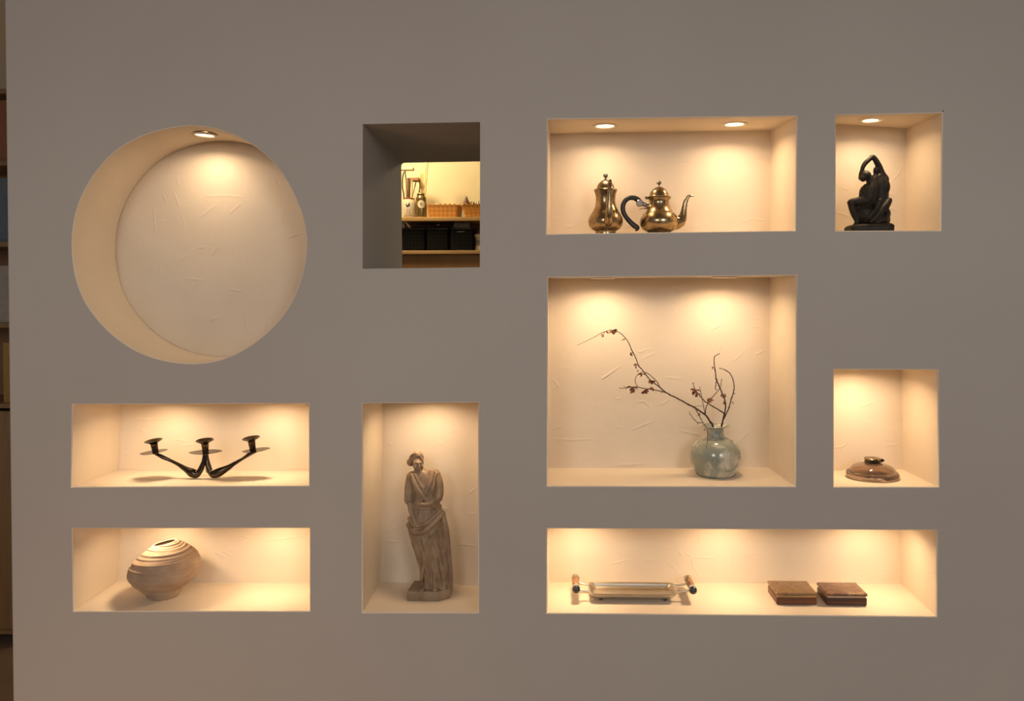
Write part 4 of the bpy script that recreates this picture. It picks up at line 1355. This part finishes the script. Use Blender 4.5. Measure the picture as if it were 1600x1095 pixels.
# small things in the baskets
SHELLW = Mat('pale_shell', (0.75, 0.68, 0.55, 1), 0.4).m
NUT = mottled('dark_nut', (0.10, 0.05, 0.025, 1), (0.17, 0.09, 0.05, 1), 80, 0.5)
def small(name, px, py, dep, r_, mat, label, cat, group=None, zf=0.0):
    c_ = sp_at(px, py, dep)
    o = MB().ball((0, 0, 0), (r_, r_, max(r_ * .6, (c_.z - zf) * .5)), 20).build(name, mat)
    o.location = (c_.x, c_.y, zf + max(r_ * .6, (c_.z - zf) * .5))
    tag(o, label, cat, group)
    return o
small('shell', 681.5, 317.5, .10, .012, SHELLW, 'pale rounded shell in the basket by the gold jar, left', 'shell', 'small things in the first basket', b1h)
small('shell', 689, 318.0, .16, .012, SHELLW, 'second pale shell, behind the first one in the basket', 'shell', 'small things in the first basket', b1h)
small('nut', 696.3, 317.8, .09, .007, NUT, 'dark round nut in the first basket, nearer the shells', 'nut', 'small things in the first basket', b1h)
small('nut', 702.4, 317.6, .12, .007, NUT, 'dark round nut in the first basket, farther from the shells', 'nut', 'small things in the first basket', b1h)
c_ = sp_at(728.5, 318, .10)
o = thing('wooden_cone', (c_.x, c_.y, b2h), 'dark pointed wooden cone rising from the right-hand basket', 'cone')
hc = sp_at(728.5, 306.3, .10).z - b2h
MB().lathe([(.017, 0), (.017, hc * .45), (.013, hc * .62), (.006, hc * .86), (.0006, hc)], 24).build('cone_body', NUT, o, angle=60)
st_ = Mat('striped_cloth', (0.7, 0.66, 0.58, 1), 0.8)
wv = st_.node('ShaderNodeTexWave'); wv.inputs['Scale'].default_value = 28; wv.inputs['Distortion'].default_value = 3
st_.link(st_.tc, wv.inputs['Vector'])
st_.ramp(wv.outputs['Fac'], [(0.45, (0.035, 0.033, 0.03, 1)), (0.55, (0.70, 0.66, 0.58, 1))])
STRIPE = st_.m
for (pu, pv, rr_, lb) in ((737.5, 311.5, .019, 'black and white striped ball in the right-hand basket, beside the cone'), (748.4, 311, .020, 'black and white striped ball at the opening edge in the right-hand basket')):
    c_ = sp_at(pu, pv, .12)
    o = MB().ball((0, 0, 0), rr_, 24).build('striped_ball', STRIPE)
    o.location = (c_.x, c_.y, b2h + rr_)
    tag(o, lb, 'ball')

# black woven boxes on the lower shelf
bw = Mat('black_weave', (0.006, 0.006, 0.006, 1), 0.6, 0.0, Specular_IOR_Level=0.15)
ck = bw.node('ShaderNodeTexChecker'); ck.inputs['Scale'].default_value = 70
ck.inputs['Color1'].default_value = (0.008, 0.0075, 0.0065, 1); ck.inputs['Color2'].default_value = (0.003, 0.003, 0.003, 1)
bw.link(bw.coords((1, 1, 1), (0, PI / 4, 0)), ck.inputs['Vector'])
bw.link(ck.outputs['Color'], bw.b.inputs['Base Color'])
bw.bump(ck.outputs['Fac'], 0.35, 0.002)
WEAVE = bw.m


def black_box(pxl, pxr, py_top, label, inset=1.0):
    dep0, dep1 = .025, .235
    a, b_ = sp_at(pxl, 391, dep0), sp_at(pxr, 391, dep0)
    h = sp_at(pxl, py_top, dep0).z - zs2
    o = thing('storage_box', ((a.x + b_.x) / 2, SY + (dep0 + dep1) / 2, zs2 + .0006), label, 'box', 'black woven boxes on the lower shelf')
    hx, hy = (b_.x - a.x) / 2, (dep1 - dep0) / 2
    rows = [rr_loop(hx * k_ - i_, hy * k_ - i_, .014, t_ * h, 4) for t_, k_, i_ in ((0, .955, .003), (.02, .96, 0), (.9, .99, 0), (.92, 1, 0), (.985, 1, 0), (1, .995, .001), (1, .97, .003), (.9, .97, .004), (.03, .94, .004))]
    MB().rings(rows, True, True, True).build('box_body', WEAVE, o, angle=40)
    m = MB()
    rows = [rr_loop(hx + i_, hy + i_, .0145, z_ * h, 4) for z_, i_ in ((.925, .0002), (.93, .0016), (.975, .0016), (.985, .0002))]
    m.rings(rows, True)
    m.build('rim', Mat('black_rim', (0.010, 0.0095, 0.009, 1), 0.45).m, o)
    return o, hx, hy, h

k1 = black_box(627.5, 664.6, 356.2, 'black woven box holding a white loop handle')
k2 = black_box(665.6, 701.2, 356.0, 'black woven box between two like it on the lower shelf')
k3 = black_box(702.4, 740.5, 355.6, 'black woven box with small pale marks near its rim')
m = MB()
for i in range(4):
    m.box((-.024 + .011 * i, -k3[2] - .0006, k3[3] * .80), (-.017 + .011 * i, -k3[2] + .001, k3[3] * .83))
m.build('pale_marks', Mat('pale_mark', (0.20, 0.19, 0.17, 1), 0.6).m, k3[0])
WHITE = Mat('white_plastic', (0.82, 0.77, 0.68, 1), 0.35).m
p0 = sp_at(628, 366, .07)
lp = thing('loop_handle', p0, 'white loop handle sticking out of the black box at the opening edge', 'handle')
c4 = lambda u, v, y=.07: sp_at(622 + u / 12.89, 335 + v / 12.89, y) - p0
sp = spline([tuple(c4(20, 420)), tuple(c4(40, 230)), tuple(c4(70, 140)), tuple(c4(110, 118)), tuple(c4(150, 145)), tuple(c4(200, 215)), tuple(c4(255, 290)), tuple(c4(300, 400))], 6)
MB().tube([Vector(a) for a in sp], .0055, 12, rounded=True).build('loop', WHITE, lp)
p0 = sp_at(630.5, 366, .09)
o = MB().ball((0, 0, 0), (.010, .010, .012), 16).tube([(0, 0, -.005), (0, 0, -.06)], .006, 12).build('white_knob_tool', WHITE)
o.location = sp_at(630.4, 348.6, .09); tag(o, 'small white knob inside the curve of the white loop handle', 'knob')
# glass jar standing in the middle box, clear folded bag in the right box
p0 = sp_at(685.5, 362, .12); p0.z = zs2 + .02
o = thing('glass_jar', p0, 'small clear glass jar peeking out of the middle black box', 'jar')
h = sp_at(685.5, 349.5, .12).z - p0.z
MB().lathe([(.017, 0), (.018, .004), (.018, h * .86), (.014, h * .9), (.014, h * .97), (.012, h), (.011, h * .97), (.011, h * .9), (.015, h * .84), (.015, .006), (.001, .006)], 28).build('jar_body', CLEAR, o)
MB().lathe([(.0155, h * .915), (.016, h * .93), (.016, h * 1.0), (.015, h * 1.02), (.001, h * 1.02)], 28).build('jar_lid', TIN, o)
p0 = sp_at(722, 362, .11); p0.z = zs2 + .02
o = thing('clear_packet', p0, 'clear plastic packet showing above the rim of the marked black box', 'packet')
h = sp_at(722, 348.5, .11).z - p0.z
rows = []
RP = random.Random(4)
for i in range(9):
    t_ = i / 8
    row = []
    for j in range(28):
        a = 2 * PI * j / 28
        ex = abs(math.cos(a)) ** .4 * (1 if math.cos(a) > 0 else -1); ey = abs(math.sin(a)) ** .5 * (1 if math.sin(a) > 0 else -1)
        row.append(Vector((.047 * ex + RP.uniform(-.002, .002), .05 * ey * (1 - .3 * t_) + RP.uniform(-.003, .003), t_ * h + (RP.uniform(-.003, .003) if 0 < i else 0))))
    rows.append(row)
PACK = Mat('clear_plastic', (0.80, 0.74, 0.66, 1), 0.12, 0.0, Transmission_Weight=0.75, IOR=1.3).m
MB().rings(rows, True, True, True).build('wrap', PACK, o, angle=25)

# striped cup at the right end
p0 = sp_at(748.3, 391, .07); p0.z = zs2 + .0006
cupo = thing('ceramic_cup', p0, 'small white ceramic cup with dark vertical stripes beside the black boxes', 'cup')
h = sp_at(748, 366.4, .07).z - zs2
r_ = sp_at(755.5, 391, .07).x - sp_at(748.3, 391, .07).x
MB().lathe([(r_ * .80, 0), (r_ * .88, h * .03), (r_ * .86, h * .14), (r_ * .80, h * .3), (r_ * .80, h * .68), (r_ * .84, h * .80), (r_ * .98, h * .86), (r_ * 1.0, h * .93), (r_ * .93, h), (r_ * .8, h), (r_ * .7, h * .9), (r_ * .7, h * .1), (.001, h * .08)], 40).build('cup_body', PORC, cupo, angle=60)
curved_mark(cupo, 'dark_stripe', NAVY, r_ * .80, [[(a, h * .30), (a + .18, h * .30), (a + .22, h * .62), (a + .09, h * .70), (a - .04, h * .62)] for a in (-.95, -.55, -.15, .25, .65)])
curved_mark(cupo, 'brown_band', NUT, r_ * .825, [[(-1.2, h * .745), (1.2, h * .745), (1.2, h * .775), (-1.2, h * .775)]])

# ------------------------------------------------------------------ bookcase glimpsed past the left end of the wall
YK = 1.42
kx1 = at(14, 700, YK).x + .03
kx1 = XL(1.5) * (2 + YK) / 2 + 0.06
kx0 = kx1 - 0.80
OAK = wood('brown_oak', (0.20, 0.11, 0.045, 1), (0.28, 0.16, 0.07, 1), (30, 30, 3))
bc = thing('bookcase', ((kx0 + kx1) / 2, YK, 0), 'tall brown wooden bookcase glimpsed beyond the left wall edge', 'bookcase')
L = lambda x, y, z: Vector((x, y, z)) - bc.location
ztop = 2.36
for xx in (kx0, kx1 - .02):
    MB().box(L(xx, YK, 0), L(xx + .02, YK + .32, ztop), .002).build('side_panel', OAK, bc)
MB().box(L(kx0 + .02, YK + .30, 0.05), L(kx1 - .02, YK + .318, ztop - .02)).build('back_panel', OAK, bc)
shz = [0.06, 1.02, 1.36, 1.70, 2.04, ztop - .02]
for z_ in shz:
    MB().box(L(kx0 + .0205, YK + .005, z_ - .02), L(kx1 - .0205, YK + .299, z_)).build('shelf_board', OAK, bc)
for xx0, xx1, hs in ((kx0 + .022, (kx0 + kx1) / 2 - .002, 1), ((kx0 + kx1) / 2 + .002, kx1 - .022, -1)):
    d_ = MB().box(L(xx0, YK - .018, 0.07), L(xx1, YK + .003, 0.99), .003).build('door', OAK, bc)
    hx_ = xx1 - .05 if hs > 0 else xx0 + .05
    MB().lathe([(.006, 0), (.005, .008), (.012, .016), (.010, .024), (.001, .026)], 20, tuple(L(hx_, YK - .018, .55)), M=Matrix.Rotation(PI / 2, 3, 'X')).build('knob', TIN, d_)
cols = [('blue', (0.10, 0.13, 0.17, 1)), ('rust red', (0.22, 0.09, 0.045, 1)), ('ochre', (0.30, 0.18, 0.05, 1)), ('pale grey', (0.30, 0.27, 0.24, 1))]
names = ['lowest', 'second lowest', 'second highest', 'topmost']
for si in range(4):
    x_ = kx1 - .024
    for k_ in range(2):
        cn, cc_ = cols[(si + 2 * k_) % 4]
        wd = .034 + .006 * ((si + k_) % 3)
        hh = .24 + .015 * ((si * 2 + k_) % 3)
        o = thing('book', (x_ - wd / 2, YK + .02, shz[si + 1] + .0006), f'{cn} book on the {names[si]} open shelf of the bookcase' + (', against its side panel' if k_ == 0 else ', second from its side'), 'book', 'books in the bookcase')
        cm = mottled('book_cloth', cc_, mul(cc_, 1.2), 40, 0.7)
        m = MB()
        m.box((-wd / 2, 0, 0), (wd / 2, .004, hh), .0012); m.box((-wd / 2, .002, 0), (-wd / 2 + .003, .19, hh)); m.box((wd / 2 - .003, .002, 0), (wd / 2, .19, hh))
        m.build('cover', cm, o)
        MB().box((-wd / 2 + .0031, .0045, .004), (wd / 2 - .0031, .185, hh - .004)).build('pages', LABELP, o)
        x_ -= wd + .001
